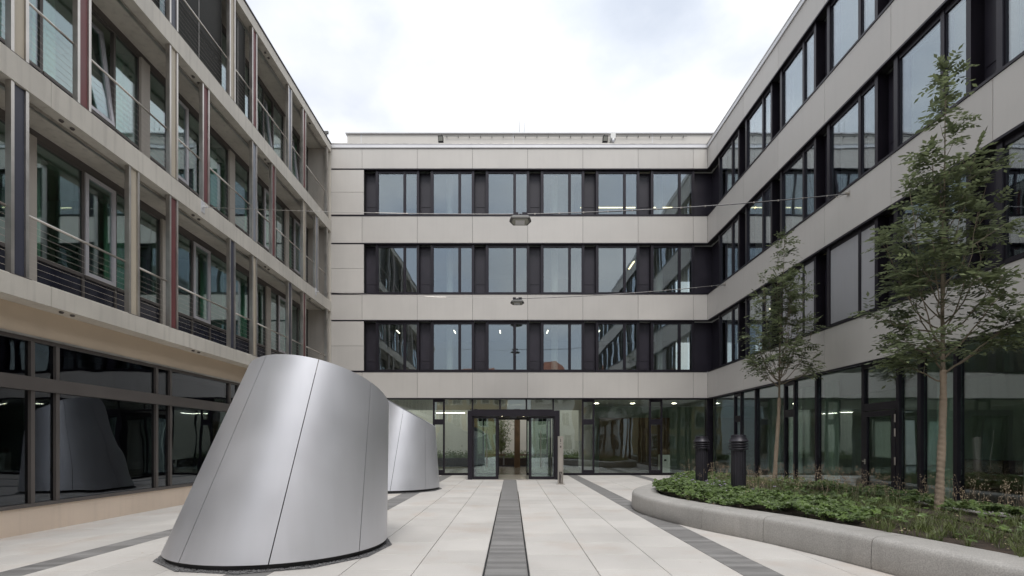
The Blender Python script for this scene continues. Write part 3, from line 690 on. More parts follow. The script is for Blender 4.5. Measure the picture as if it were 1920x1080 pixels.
# ground floor of the left building
GD = .48
LB('base_wall', 'base_plaster', U0, YE, GD - .03, GD + .3, -.28, .33)
LB('upper_wall', 'plaster', U0, YE, GD - .06, GD + .3, 3.58, 4.137)
LB('sill', 'brown_frame', U0, YE, GD - .06, GD + .2, .332, .40); LB('head_frame', 'brown_frame', U0, YE, GD - .035, GD + .2, 3.50, 3.578)
LB('head_flashing', 'steel', U0, YE, GD - .09, GD - .062, 3.56, 3.60)
LB('transom', 'brown_frame', U0, YE, GD - .07, GD + .12, 2.56, 2.82)
MUL = []
u = 9.64 - 3.38 * 5
while u < 24: MUL += [u, u + .53]; u += 3.38
MUL = [x for x in MUL if U0 < x < 24.1]
ed = [U0] + MUL + [YE]
for x in MUL:
    LB('mullion', 'brown_frame', x - .04, x + .04, GD - .03, GD + .12, .402, 2.558); LB('mullion', 'brown_frame', x - .04, x + .04, GD - .03, GD + .12, 2.822, 3.498)
for a, b in zip(ed[:-1], ed[1:]):
    LB('pane', 'glass_dark', a + .041, b - .041, GD + .03, GD + .046, .403, 2.557); LB('pane', 'glass_dark', a + .041, b - .041, GD + .03, GD + .046, 2.823, 3.497)
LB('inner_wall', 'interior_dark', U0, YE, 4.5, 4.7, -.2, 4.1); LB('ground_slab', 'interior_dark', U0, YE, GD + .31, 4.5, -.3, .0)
LB('rear_shell', 'concrete', U0, YE, 6.52, 6.7, -.3, 15.9); LB('street_wall', 'concrete', U0 - .2, U0 - .02, .3, 6.7, -.3, 15.9); LB('court_end_wall', 'concrete', YE + .002, YE + .09, 0.02, 6.7, -.3, 15.9)
tag(O('roof_sensor', MB().box(-.05, .05, -.05, .05, 0, .22).box(-.12, .12, -.04, .04, .22, .34).me('roof_sensor'), 'lamp_grey', None, (XL - .1, 23.9, 16.03)), 'tiny dark sensor on the far roof corner of the left building', 'sensor')

# ------------------------------------------------------------------ metal cones
def cone(loc, apex, plane, R0, seam0, label, name='metal_cone'):
    cx, cy_ = loc; t = E(name, (cx, cy_, 0), label, 'sculpture', 'truncated metal cones')
    ap = Vector(apex); zb = .085; A, B, C = plane
    def at(th, rr, s):
        b = Vector((cx + rr * math.cos(th), cy_ + rr * math.sin(th), zb)); return b + (ap - b) * s
    def rim(th, rr):
        b = Vector((cx + rr * math.cos(th), cy_ + rr * math.sin(th), zb)); d = ap - b
        return (A * b.x + B * b.y + C - b.z) / (d.z - A * d.x - B * d.y)
    nseg = 24; nz_ = 10; gap = .0045
    for k in range(8):
        a0 = R(seam0 + 45 * k) + gap; a1 = R(seam0 + 45 * (k + 1)) - gap; v = []; f = []
        for layer, rr in ((0, R0), (1, R0 - .035)):
            for i in range(nseg + 1):
                th = a0 + (a1 - a0) * i / nseg; sm = rim(th, R0)
                for j in range(nz_ + 1): v.append(at(th, rr, sm * j / nz_) - Vector((cx, cy_, 0)))
        n1 = nz_ + 1; off = (nseg + 1) * n1
        for i in range(nseg):
            for j in range(nz_):
                a = i * n1 + j; f.append((a, a + n1, a + n1 + 1, a + 1)); f.append((off + a, off + a + 1, off + a + n1 + 1, off + a + n1))
            for j in (0, nz_): a = i * n1 + j; f.append((a, a + n1, off + a + n1, off + a))
        for i in (0, nseg):
            for j in range(nz_): a = i * n1 + j; f.append((a, a + 1, off + a + 1, off + a))
        me = autosmooth(mesh('cone_panel', v, f), 40)
        O('cone_panel', me, 'aluminium', t, (0, 0, 0), world=False)
    # dark inner liner, seen in the joints and inside the mouth
    v = []; f = []; n = 96
    for i in range(n):
        th = 2 * math.pi * i / n; sm = rim(th, R0)
        v += [at(th, R0 - .045, 0.0) - Vector((cx, cy_, 0)), at(th, R0 - .045, sm * .93) - Vector((cx, cy_, 0))]
    for i in range(n): a = 2 * i; b = 2 * ((i + 1) % n); f.append((a, b, b + 1, a + 1))
    f.append(tuple(2 * i + 1 for i in range(n)))
    O('inner_liner', mesh('inner_liner', v, f), 'cone_dark', t, (0, 0, 0), world=False)
    O('plinth', MB().lathe([(R0 - .05, -.01), (R0 - .05, .084)], 96).me('plinth'), 'cone_dark', t, (0, 0, 0), world=False)
    # loose dark gravel round the foot
    rng = random.Random(3); v = []; f = []
    NO = 12
    for q in range(5200 if cy_ < 10 else 2200):
        th = rng.uniform(0, 2 * math.pi)
        # gravel bed with an angular outline
        ph = (th - .1) % (2 * math.pi / NO) - math.pi / NO; rout = (R0 + .085) * math.cos(math.pi / NO) / math.cos(ph)
        rr = rng.uniform(R0 - .12, rout); c = Vector((rr * math.cos(th), rr * math.sin(th), .010 + rng.uniform(0, .008))); s = rng.uniform(.006, .014); i = len(v)
        for d in ((1,0,0),(-1,0,0),(0,1,0),(0,-1,0),(0,0,1),(0,0,-1)): v.append(c + Vector(d) * s * rng.uniform(.7, 1.2))
        for q2 in ((0,2,4),(2,1,4),(1,3,4),(3,0,4),(2,0,5),(1,2,5),(3,1,5),(0,3,5)): f.append(tuple(i + k for k in q2))
    g = O('gravel', mesh('gravel', v, f), 'gravel', None, (cx, cy_, 0)); tag(g, 'dark gravel ring around the foot of the ' + ('near' if cy_ < 10 else 'far') + ' metal cone', 'gravel', kind='stuff')
    bed = []
    for i in range(NO): th = .1 + 2 * math.pi * i / NO; bed.append(((R0 + .09) * math.cos(th), (R0 + .09) * math.sin(th), .004))
    O('gravel_bed', mesh('gravel_bed', bed, [tuple(range(NO))]), 'gravel', t, (0, 0, .001), world=False)
    return t
cone((-3.4, 7.5), (-1.778, 7.6, 7.417), (-.1303, -.3743, 4.794), 1.5, -117, 'large brushed aluminium truncated cone standing nearest, in front of the left building')
cone((-3.93, 16.9), (-2.92, 16.9, 7.0), (-.56, -.03, 1.18), 1.5, -37, 'farther aluminium truncated cone half hidden behind the large near one')

# ------------------------------------------------------------------ planter
planter = E('planter', (5.5, 9., 0), 'curved low granite planter wall with rounded seat edge on the right', 'planter')
HP, TH = .40, .62
def wallring(i0, i1, name):
    prof = [(.02, 0.), (.0, .05), (.005, .18), (.012, .31), (.022, .35), (.042, .378), (.07, .393), (.11, HP), (TH - .08, HP), (TH - .03, HP - .012), (TH, HP - .05), (TH, .05)]
    rings = [inset(OUT, d) for d, z in prof]; n = len(OUT); v = []; f = []
    idx = [(i0 + k) % n for k in range(i1 - i0 + 1)]; m = len(prof)
    for c, i in enumerate(idx):
        for q, (d, z) in enumerate(prof):
            p = rings[q][i].copy()
            if c == 0: nx = rings[q][(i + 1) % n]; p = p + (nx - p).normalized() * .006
            if c == len(idx) - 1: nx = rings[q][(i - 1) % n]; p = p + (nx - p).normalized() * .006
            v.append((p.x - 5.5, p.y - 9., z))
    for c in range(len(idx) - 1):
        for q in range(m - 1): a = c * m + q; f.append((a, a + m, a + m + 1, a + 1))
    f.append(tuple(range(m))); f.append(tuple((len(idx) - 1) * m + q for q in reversed(range(m))))
    me = autosmooth(mesh(name, v, f), 50); return O(name, me, 'planter_stone', planter, (0, 0, 0), world=False)
n = len(OUT)
# joints read from the photograph
cuts = []
def nearest(y): return min((i for i in range(0, 50)), key=lambda i: abs(OUT[i].y - y))
cuts = [0, nearest(3.0), nearest(4.6), nearest(6.3), nearest(7.75), nearest(9.05), nearest(10.6), nearest(12.6), nearest(14.3), nearest(16.2)]
last = cuts[-1]; rest = list(range(last + 8, n - 3, 8))
cuts = sorted(set(cuts + rest + [n]))
for a, b in zip(cuts[:-1], cuts[1:]): wallring(a, b, 'wall_block')
INN = inset(OUT, TH - .02)
def soilz(x, y): return .34 + .05 * math.sin(x * 1.3) * math.sin(y * .9) + .05
sv = []; sf = []; c0 = Vector((6.2, 9, 0))
ring_n = len(INN)
for k in range(6):
    t = k / 5
    for p in INN: q = p.lerp(Vector((6.3, min(max(p.y, 2.5), 15.5), 0)), t * .97); sv.append((q.x, q.y, soilz(q.x, q.y) + .06 * t))
for k in range(5):
    for i in range(ring_n): a = k * ring_n + i; b = k * ring_n + (i + 1) % ring_n; sf.append((a, b, b + ring_n, a + ring_n))
S(O('soil', mesh('soil', sv, sf, True), 'soil'))
IN2 = inset(OUT, TH - .10)
def soil_at(x, y):
    return soilz(x, y) + .02
# ---- ground cover: lobed leaves in overlapping mounds, along the left rim and along the far side
rng = random.Random(11)
def dist_edge(x, y): return min((Vector((x, y, 0)) - p).length for p in INN[::2])
v = []; f = []
def lobed(c, nrm, rad, az):
    a = nrm.orthogonal().normalized(); b = nrm.cross(a); i = len(v); v.append(tuple(c - nrm * rad * .18))
    NL = 10
    for k in range(NL):
        t = az + 2 * math.pi * k / NL; r_ = rad * (1. if k % 2 == 0 else .62)
        if k == NL - 1: r_ = rad * .3
        v.append(tuple(c + (a * math.cos(t) + b * math.sin(t)) * r_ + nrm * rad * (.05 if k % 2 else -.12)))
    for k in range(NL): f.append((i, i + 1 + k, i + 1 + (k + 1) % NL))
cov = 0; tries = 0
def is_cover(x, y, de):
    # carpets: a band along the left rim for y > 7.2, one at the back right
    if y > 7.0 and x < 5.3 + (y - 7) * .06 and de < .15 + min(1.5, (y - 6.8) * .75): return True
    if x > 6.6 and y < 12.5 and y > 4 and abs(x - 7.55 - .1 * math.sin(y * 2)) < .4: return True
    return False
while cov < 9000 and tries < 60000:
    tries += 1; x = rng.uniform(2.9, 8.4); y = rng.uniform(3.5, 17.4)
    if not inside((x, y), IN2): continue
    de = dist_edge(x, y)
    if not is_cover(x, y, de) and rng.random() > (.16 if math.sin(x * 3.1 + y) * math.sin(y * 2.3 - x) > .45 else .012): continue
    md = .5 + .5 * math.sin(x * 5.1 + 1.3 * math.sin(y * 3.3)) * math.sin(y * 4.7 + x)
    hh = (.05 + .12 * md) * min(1, .35 + de * 3) + rng.uniform(0, .06)
    nr = Vector((rng.gauss(-.12, .35), rng.gauss(-.25, .35), 1)).normalized()
    lobed(Vector((x, y, soil_at(x, y) + hh)), nr, rng.uniform(.034, .072), rng.uniform(0, 6.3)); cov += 1
g = O('ground_cover', mesh('ground_cover', v, f), 'cover_leaf'); tag(g, 'bright green lobed ground cover leaves filling the planter rim', 'ground cover', kind='stuff')
# ---- grass
v = []; f = []
def blade(p, d, h, wd, lean):
    i = len(v); s = Vector((-d.y, d.x, 0)) * wd
    for t in (0, .5, .82): c = p + Vector((0, 0, h * (t - .25 * lean * t * t))) + d * (lean * h * t * t); k = (1 - t * .55); v.append(tuple(c - s * k)); v.append(tuple(c + s * k))
    c = p + Vector((0, 0, h * (1 - .25 * lean))) + d * lean * h * 1.05; v.append(tuple(c))
    f.extend([(i, i + 1, i + 3, i + 2), (i + 2, i + 3, i + 5, i + 4), (i + 4, i + 5, i + 6)])
tufts = 0; tries = 0
while tufts < 1350 and tries < 30000:
    tries += 1; x = rng.uniform(3., 8.5); y = rng.uniform(2.5, 17.4)
    if not inside((x, y), IN2): continue
    de = dist_edge(x, y)
    if is_cover(x, y, de) and rng.random() > .06: continue
    if ((x - 6.9) ** 2 + (y - 7.7) ** 2 < .35 or (x - 7.3) ** 2 + (y - 6.6) ** 2 < .18) and rng.random() > .15: continue
    tall = rng.uniform(.7, 1.25) * (1.1 if y < 9 else .95)
    for b in range(rng.randint(14, 24)):
        th = rng.uniform(0, 6.283); d = Vector((math.cos(th), math.sin(th), 0))
        blade(Vector((x, y, soil_at(x, y) - .02)) + d * rng.uniform(0, .06), d, rng.uniform(.09, .22) * tall, rng.uniform(.0022, .0042), rng.uniform(.25, 1.1))
    tufts += 1
g = O('grass', mesh('grass', v, f), 'grass_blade'); tag(g, 'soft olive grass tufts growing in the planter around the trees', 'grass', kind='stuff')
# ---- dry flower stalks
v = []; f = []; mb = MB()
for q in range(420):
    if q < 330: y = rng.uniform(8.4, 16.6); x = 7.3 + rng.gauss(0, .45) - max(0, (y - 12.5)) * .42
    else: y = rng.uniform(6.2, 9); x = rng.uniform(7.3, 8.1)
    if q % 9 == 0: x, y = rng.uniform(4.4, 6.5), rng.uniform(9, 13)
    if not inside((x, y), IN2): continue
    h = rng.uniform(.25, .62); p = Vector((x, y, soil_at(x, y))); top = p + Vector((rng.gauss(0, .09), rng.gauss(0, .09), h))
    mb.tube([p, p.lerp(top, .55) + Vector((rng.gauss(0, .015), 0, 0)), top], [.002, .0015, .001], 4, False)
    for b in range(rng.randint(3, 7)):
        c = top + Vector((rng.gauss(0, .03), rng.gauss(0, .03), rng.uniform(-.1, .02))); s = rng.uniform(.006, .012); i = len(mb.v)
        for d in ((1,0,0),(-1,0,0),(0,1,0),(0,-1,0),(0,0,1.3),(0,0,-1)): mb.v.append(tuple(c + Vector(d) * s))
        for q2 in ((0,2,4),(2,1,4),(1,3,4),(3,0,4),(2,0,5),(1,2,5),(3,1,5),(0,3,5)): mb.f.append(tuple(i + k for k in q2))
g = O('dry_flowers', mb.me('dry_flowers'), 'dry_flower'); tag(g, 'brown dried flower stalks standing along the far side of the planter', 'flowers', kind='stuff')
mb = MB()
for q in range(46):
    x = rng.uniform(4., 5.4); y = rng.uniform(10., 15.2)
    if not inside((x, y), IN2): continue
    c = Vector((x, y, soil_at(x, y) + rng.uniform(.17, .26)))
    for b in range(4):
        i = len(mb.v); cc = c + Vector((rng.gauss(0, .012), rng.gauss(0, .012), 0)); s = .011
        for d in ((1,0,0),(-1,0,0),(0,1,0),(0,-1,0),(0,0,1),(0,0,-1)): mb.v.append(tuple(cc + Vector(d) * s))
        for q2 in ((0,2,4),(2,1,4),(1,3,4),(3,0,4),(2,0,5),(1,2,5),(3,1,5),(0,3,5)): mb.f.append(tuple(i + k for k in q2))
g = O('cranesbill_flowers', mb.me('violet_flowers'), 'violet_flower'); tag(g, 'small pale violet blossoms among the ground cover by the bollards', 'flowers', kind='stuff')

# fallen leaves on the soil and a few specks on the paving
v = []; f = []
for q in range(900):
    if q < 800: x = rng.uniform(3.6, 8.4); y = rng.uniform(4., 17.)
    else: x = rng.uniform(-7., 4.5); y = rng.uniform(5.5, 20.)
    if q < 800 and not inside((x, y), IN2): continue
    if q >= 800 and inside((x, y), OUT): continue
    z = soil_at(x, y) + rng.uniform(.0, .05) if q < 800 else zg(x) + .004
    s_ = rng.uniform(.015, .035) if q < 800 else rng.uniform(.006, .02); th = rng.uniform(0, 6.28); a = Vector((math.cos(th), math.sin(th), rng.uniform(-.2, .2) if q < 800 else 0)) * s_; b = Vector((-math.sin(th), math.cos(th), 0)) * s_ * .45; p = Vector((x, y, z)); i = len(v)
    v += [tuple(p - a), tuple(p + b), tuple(p + a), tuple(p - b), tuple(p + Vector((0, 0, s_ * .2)))]; f += [(i, i + 1, i + 4), (i + 1, i + 2, i + 4), (i + 2, i + 3, i + 4), (i + 3, i, i + 4)]
tag(O('fallen_leaves', mesh('fallen_leaves', v, f), 'dry_flower'), 'small dry leaves scattered on the planter soil and paving', 'leaves', kind='stuff')
# ---- bollards
def bollard(x, y, label):
    t = E('air_vent_bollard', (x, y, .36), label, 'bollard', 'ribbed bollards in the planter')
    r = .15; n = 40; v = []; prof = [0, 1.04]
    m = MB(); i0 = 0
    for z in prof:
        for j in range(n * 2):
            th = math.pi * j / n; rr = r - (.006 if j % 4 in (2, 3) else 0); m.v.append((rr * math.cos(th), rr * math.sin(th), z))
    for j in range(n * 2): a = j; b = (j + 1) % (n * 2); m.f.append((a, b, b + 2 * n, a + 2 * n))
    m.f.append(tuple(2 * n + j for j in range(2 * n)))
    O('shaft', m.me('shaft'), 'anthracite', t, (0, 0, 0), world=False)
    for k in range(3): O('fin', MB().lathe([(.14, 0), (.196, -.012), (.2, .0), (.196, .012), (.14, .022)], 40).me('fin'), 'anthracite', t, (0, 0, 1.065 + k * .055), world=False)
    O('cap', autosmooth(MB().lathe([(.15, -.19), (.15, -.02), (.2, -.015), (.203, 0), (.152, .075), (.152, .128), (.145, .135), (0.01, .137)], 40).me('cap'), 40), 'anthracite', t, (0, 0, 1.235), world=False)
bollard(4.92, 10.9, 'nearer dark ribbed bollard standing among the ground cover')
bollard(4.95, 13.1, 'farther dark ribbed bollard at the tip of the planter')

# ---- intercom pillar
t = E('intercom_pillar', (1.85, 18.98, 0), 'slim beige metal intercom pillar standing right of the entrance', 'pillar')
m = MB(); m.box(-.10, -.082, -.06, .06, .012, 1.81); m.box(.082, .10, -.06, .06, .012, 1.81); m.box(-.082, .082, -.03, .06, .012, 1.81); m.box(-.082, .082, -.06, -.03, 1.77, 1.81)
O('casing', m.me('casing'), 'pillar', t, (0, 0, 0), world=False)
O('front_plate', MB().box(-.07, .07, -.045, -.031, .49, 1.765).me('front_plate'), 'pillar', t, (0, 0, 0), world=False)
O('lower_recess', MB().box(-.06, .06, -.04, -.031, .05, .47).me('lower_recess'), 'brown_frame', t, (0, 0, 0), world=False)
O('cable_bracket', MB().tube([(.02, -.05, .06), (.04, -.055, .3), (.0, -.05, .44)], .02, 6).me('cable_bracket'), 'steel', t, (0, 0, 0), world=False)
O('foot_plate', MB().box(-.16, .16, -.1, .1, 0, .012).me('foot_plate'), 'pillar', t, (0, 0, 0), world=False)
for z, hh, ww, mt in ((1.68, .03, .035, 'backing'), (1.61, .045, .04, 'backing'), (1.53, .02, .03, 'backing'), (1.38, .075, .06, 'brown_frame'), (1.28, .01, .05, 'steel'), (1.25, .01, .04, 'steel')):
    O('sign_plate' if hh > .02 else 'button', MB().box(-ww / 2, ww / 2, -.052, -.0455, z, z + hh).me('sign_plate'), mt, t, (0, 0, 0), world=False)

# ---- span wires and hanging lamps
def span(y, xl, zl, xr, zr, xm, zm, where):
    t = E('span_wire', (0, y, zm), 'thin steel span wire with clips carrying the ' + where + ' lamp across the court', 'wire', 'span wires across the court')
    def pl(a, b, n, sag): return [(a[0] + (b[0] - a[0]) * k / n, 0, a[1] + (b[1] - a[1]) * k / n - sag * 4 * (k / n) * (1 - k / n)) for k in range(n + 1)]
    p1 = pl((xl, zl - zm), (xm, 0), 10, .06); p2 = pl((xm, 0), (xr, zr - zm), 12, .10)
    O('wire', MB().tube(p1 + p2[1:], .008, 5).me('wire'), 'steel', t, (0, 0, 0), world=False)
    O('power_cable', MB().tube([(a, b - .01, c - .018) for a, b, c in p2], .009, 5).me('power_cable'), 'black_frame', t, (0, 0, 0), world=False)
    for k in range(13):
        f_ = (k + .6) / 13.5 * 12; i = int(f_); q = Vector(p2[i]).lerp(Vector(p2[min(i + 1, 12)]), f_ - i)
        O('clip', MB().box(-.013, .013, -.02, .01, -.028, .011).me('clip'), 'pillar', t, q, world=False)
    q = Vector(p1[6]); O('turnbuckle', MB().tube([q + Vector((-.5, 0, .012)), q + Vector((.42, 0, -.012))], .012, 8).me('turnbuckle'), 'steel', t, (0, 0, 0), world=False)
    O('wall_bracket', MB().box(xl - .01 , xl + .012, -.08, .08, zl - zm - .16, zl - zm + .16).tube([(xl, 0, zl - zm), (xl + .14, 0, zl - zm)], .03, 8).me('wall_bracket'), 'coping', t, (0, 0, 0), world=False)
    O('wall_bracket', MB().box(xr - .012, xr - .002, -.06, .06, zr - zm - .06, zr - zm + .06).tube([(xr - .1, 0, zr - zm), (xr, 0, zr - zm)], .035, 8).tube([(xr - .1, .0, zr - zm - .02), (xr - .3, 0, zr - zm - .12), (xr - .42, 0, zr - zm - .03)], .008, 5).me('wall_bracket'), 'pillar', t, (0, 0, 0), world=False)
    lp = E('hanging_lamp', (xm, y, zm - .02), 'flat grey hexagonal street lamp hanging from the ' + where + ' span wire', 'lamp', 'lamps hung over the court')
    # hexagonal flat hood, wide at the middle
    def hexa(s, z): return [(-.25 * s, -.19 * s, z), (.25 * s, -.19 * s, z), (.31 * s, .02, z - .0), (.20 * s, .20 * s, z), (-.20 * s, .20 * s, z), (-.31 * s, .02, z)]
    hv = hexa(.75, -.10) + hexa(1., -.16) + hexa(1., -.205) + hexa(.9, -.215); hf = [tuple(range(5, -1, -1))]
    for k in range(3):
        for j in range(6): a = k * 6 + j; b = k * 6 + (j + 1) % 6; hf.append((a, b, b + 6, a + 6))
    hf.append(tuple(18 + j for j in range(6)))
    O('hood', mesh('hood', hv, hf), 'lamp_grey', lp, (0, 0, 0), world=False, rot=(R(-9), 0, 0))
    lv = hexa(.8, -.217) + hexa(.74, -.235); lf = [tuple(6 + j for j in range(6))] + [(j, (j + 1) % 6, (j + 1) % 6 + 6, j + 6) for j in range(6)]
    O('lens', mesh('lens', lv, lf), 'lamp_lens', lp, (0, 0, 0), world=False, rot=(R(-9), 0, 0))
    O('reflector', MB().box(-.14, .12, -.1, .1, -.243, -.236).me('reflector'), 'coping', lp, (0, 0, 0), world=False, rot=(R(-9), 0, 0))
    O('clamp', MB().box(-.2, -.06, -.03, .03, -.02, .06).box(.05, .2, -.03, .03, -.02, .06).box(-.03, .03, -.025, .025, -.11, .02).box(-.18, .18, -.012, .012, -.03, -.0).me('clamp'), 'black_frame', lp, (0, 0, 0), world=False)
span(14.2, XL, 8.22, XR, 8.60, .25, 8.02, 'nearer')
span(22.4, XL, 8.30, XR, 8.62, .26, 8.0, 'farther')

# ------------------------------------------------------------------ trees
def tree(name, base, forks, height, prof, nbr, leaves, seed, label, lean=(0, 0), wrap_to=2.35, trunk_r=.052, leader=True, leaf_s=1.):
    rng = random.Random(seed); bx, by, bz = base
    t = E(name, base, label, 'tree', 'young trees in the planter')
    mb = MB(); ctr = lambda z: Vector((lean[0] * (z / height) + .014 * math.sin(z * 1.7 + seed), lean[1] * (z / height) + .014 * math.cos(z * 1.3), z))
    zs = [0, .05, .5, 1, 1.6, 2.2, 2.8, 3.4, 4, 4.6, 5.2, 5.8, 6.4, height - bz]
    rad = lambda z: trunk_r * (1.25 if z < .06 else max(.06, 1 - (z / (height - bz)) ** .8 * .96))
    mb.tube([ctr(z) for z in zs], [rad(z) for z in zs], 12)
    lv = []; lf = []
    def leaf(p, d, s):
        # compound leaf: a drooping rachis with pairs of leaflets
        d = d.normalized(); side = d.cross(Vector((0, 0, 1)))
        if side.length < .1: side = Vector((1, 0, 0))
        side.normalize(); L_ = rng.uniform(.18, .29) * s; droop = rng.uniform(.2, .8); npair = rng.choice((4, 5, 5))
        roll = rng.uniform(-.6, .6)
        for k in range(npair + 1):
            u = (k + .8) / (npair + .8); c = p + d * L_ * u - Vector((0, 0, droop * L_ * u * u * .6))
            for sg in ((-1, 1) if k < npair else (0,)):
                if sg: dr = (side * sg * (1 + .1 * rng.random()) + d * .55 - Vector((0, 0, .22 - sg * roll * .6))).normalized()
                else: dr = (d - Vector((0, 0, droop))).normalized()
                ll = L_ * rng.uniform(.30, .40) * (1 - .25 * abs(u - .5)); wd_ = ll * .25
                wv = dr.cross(Vector((rng.gauss(0, .3), rng.gauss(0, .3), 1))); wv.normalize(); i = len(lv)
                lv.extend([tuple(c), tuple(c + dr * ll * .45 + wv * wd_), tuple(c + dr * ll), tuple(c + dr * ll * .45 - wv * wd_)]); lf.append((i, i + 1, i + 2, i + 3))
    ends = []
    def twig(p, d, ln, r0, lvl):
        pts = [p]; q = p.copy(); dd = d.normalized(); n = 5
        for k in range(n):
            dd = (dd + Vector((rng.gauss(0, .12), rng.gauss(0, .12), rng.gauss(.03, .08)))).normalized(); q = q + dd * ln / n; pts.append(q.copy())
        mb.tube(pts, [max(.0025, r0 * (1 - k / n * .75)) for k in range(n + 1)], 6, False)
        return pts, dd
    def leafy(pts, dens):
        for k in range(2, len(pts)):
            a, b = pts[k - 1], pts[k]; ax = (b - a).normalized()
            for q in range(dens if k % 2 else dens - 1):
                u = rng.random(); th = rng.uniform(0, 6.283); o1 = ax.orthogonal().normalized(); o2 = ax.cross(o1)
                dr = ax * .55 + (o1 * math.cos(th) + o2 * math.sin(th)); dr.z = dr.z * .3 + .03; leaf(a.lerp(b, u), dr, leaf_s)
        for q in range(3): leaf(pts[-1], (pts[-1] - pts[-2]).normalized() + Vector((rng.gauss(0, .5), rng.gauss(0, .5), rng.gauss(0, .3))), leaf_s)
    for (zs_, ze, rx, n_b, up) in prof:
        for b in range(n_b):
            z0_ = rng.uniform(*zs_); z1_ = rng.uniform(*ze); th = 2 * math.pi * (b + rng.uniform(-.25, .25)) / n_b + seed + zs_[0]
            rr = rx * rng.uniform(.62, 1.05); tip = ctr(z1_) + Vector((math.cos(th) * rr, math.sin(th) * rr, 0)); p0 = ctr(z0_)
            # limb: leaves the stem at an angle, then bends upward
            mid = p0.lerp(tip, .5) + Vector((math.cos(th), math.sin(th), 0)) * rr * .16 - Vector((0, 0, (z1_ - z0_) * up))
            pts = []
            for k in range(9):
                u = k / 8; pts.append((p0 * (1 - u) ** 2 + mid * 2 * u * (1 - u) + tip * u * u) + Vector((rng.gauss(0, .012), rng.gauss(0, .012), rng.gauss(0, .01))))
            r0 = max(.010, rad(z0_) * rng.uniform(.42, .6)); mb.tube(pts, [max(.004, r0 * (1 - k / 8 * .85)) for k in range(9)], 8, False)
            nt_ = rng.randint(3, 4)
            for k in range(nt_):
                u = .38 + .6 * (k + rng.random() * .6) / nt_; i = min(7, int(u * 8)); p = pts[i].lerp(pts[i + 1], u * 8 - i)
                ax = (pts[i + 1] - pts[i]).normalized(); sd_ = ax.cross(Vector((0, 0, 1))).normalized() * (1 if k % 2 else -1)
                tp, dd = twig(p, ax * .7 + sd_ * rng.uniform(.4, 1.) + Vector((0, 0, rng.uniform(-.15, .35))), rng.uniform(.28, .5) * (.7 + .3 * rx), .007, 1)
                leafy(tp, leaves)
            leafy(pts[5:], leaves)
    if leader:
        zz = height - bz; k = 0
        z = zz - 1.7
        while z < zz:
            th = k * 2.4; ln = .30 * (1 - (z - (zz - 1.7)) / 1.9) + .05
            tp, dd = twig(ctr(z), Vector((math.cos(th), math.sin(th), .75)), ln, .006, 1); leafy(tp, max(1, leaves - 1)); z += .15; k += 1
        for q in range(5): leaf(ctr(zz), Vector((rng.gauss(0, .5), rng.gauss(0, .5), 1)), leaf_s)
    O('trunk', autosmooth(mb.me('trunk'), 60), 'bark', t, (0, 0, 0), world=False)
    # reed wrap wound round the lower stem
    wv = []; wf = []; nr = 120; ns = 14
    for k in range(nr + 1):
        z = wrap_to * k / nr; c = ctr(z)
        for j in range(ns):
            th = 2 * math.pi * j / ns; ph = (z / .09 + j / ns) % 1.
            rr = rad(z) + .008 + .009 * ph + .004 * math.sin(z * 9 + th * 2); wv.append((c.x + rr * math.cos(th), c.y + rr * math.sin(th), z))
    for k in range(nr):
        for j in range(ns): a = k * ns + j; b = k * ns + (j + 1) % ns; wf.append((a, b, b + ns, a + ns))
    wf.append(tuple(nr * ns + j for j in range(ns)))
    O('trunk_wrap', mesh('trunk_wrap', wv, wf, True), 'wrap', t, (0, 0, 0), world=False)
    O('crown', mesh('crown', lv, lf), 'tree_leaf', t, (0, 0, 0), world=False)
    return t
#      start z      tip z      reach  n  droop
tree('young_tree', (6.97, 8.17, .38), None, 7.55, [((2.1, 2.6), (2.4, 3.0), .80, 6, -.1), ((2.5, 3.0), (3.3, 4.1), .85, 5, .25), ((2.9, 3.4), (4.3, 5.0), .80, 6, .3), ((3.3, 4.1), (4.8, 5.5), .62, 5, .3), ((4.5, 5.0), (5.3, 5.8), .36, 3, .2)], 0, 2, 5,
     'nearer young tree with reed wrapped trunk, on the right of the planter', (.04, -.05), leaf_s=1.28)
tree('young_tree', (7.82, 14.9, .38), None, 7.6, [((2.75, 3.0), (3.2, 3.8), 1.0, 5, .1), ((2.9, 3.2), (4.4, 5.4), 1.1, 5, .35), ((3.0, 3.6), (5.2, 6.1), .9, 5, .4), ((4., 4.8), (5.6, 6.4), .45, 4, .3)], 0, 2, 23,
     'farther young tree with forked stems, near the far end of the planter', (.28, 0), wrap_to=2.5, leaf_s=1.4)

# ---- shrub in the court behind the lobby
rng = random.Random(5)
t = E('shrub', (-.75, 37.4, .4), 'tall leafy shrub seen through the glass entrance', 'shrub')
mb = MB(); v = []; f = []
for k in range(14):
    th = rng.uniform(0, 6.28); tip = Vector((math.cos(th) * rng.uniform(.2, .8), math.sin(th) * rng.uniform(.1, .6), rng.uniform(1.8, 4.)))
    pts = [Vector((0, 0, 0)).lerp(tip, q / 5) + Vector((rng.gauss(0, .04), rng.gauss(0, .04), 0)) for q in range(6)]; mb.tube(pts, [.025, .02, .016, .012, .008, .004], 6, False)
    for q in range(130):
        i = rng.randint(1, 4); p = pts[i].lerp(pts[i + 1], rng.random()) + Vector((rng.gauss(0, .2), rng.gauss(0, .2), rng.gauss(0, .15))); d = Vector((rng.gauss(0, 1), rng.gauss(0, 1), rng.gauss(0, .6))).normalized(); s = d.orthogonal().normalized() * .035; j = len(v)
        v += [tuple(p), tuple(p + d * .06 + s), tuple(p + d * .13), tuple(p + d * .06 - s)]; f.append((j, j + 1, j + 2, j + 3))
O('stem', mb.me('stem'), 'bark', t, (0, 0, 0), world=False); O('foliage', mesh('foliage', v, f), 'shrub_leaf', t, (0, 0, 0), world=False)
v = []; f = []
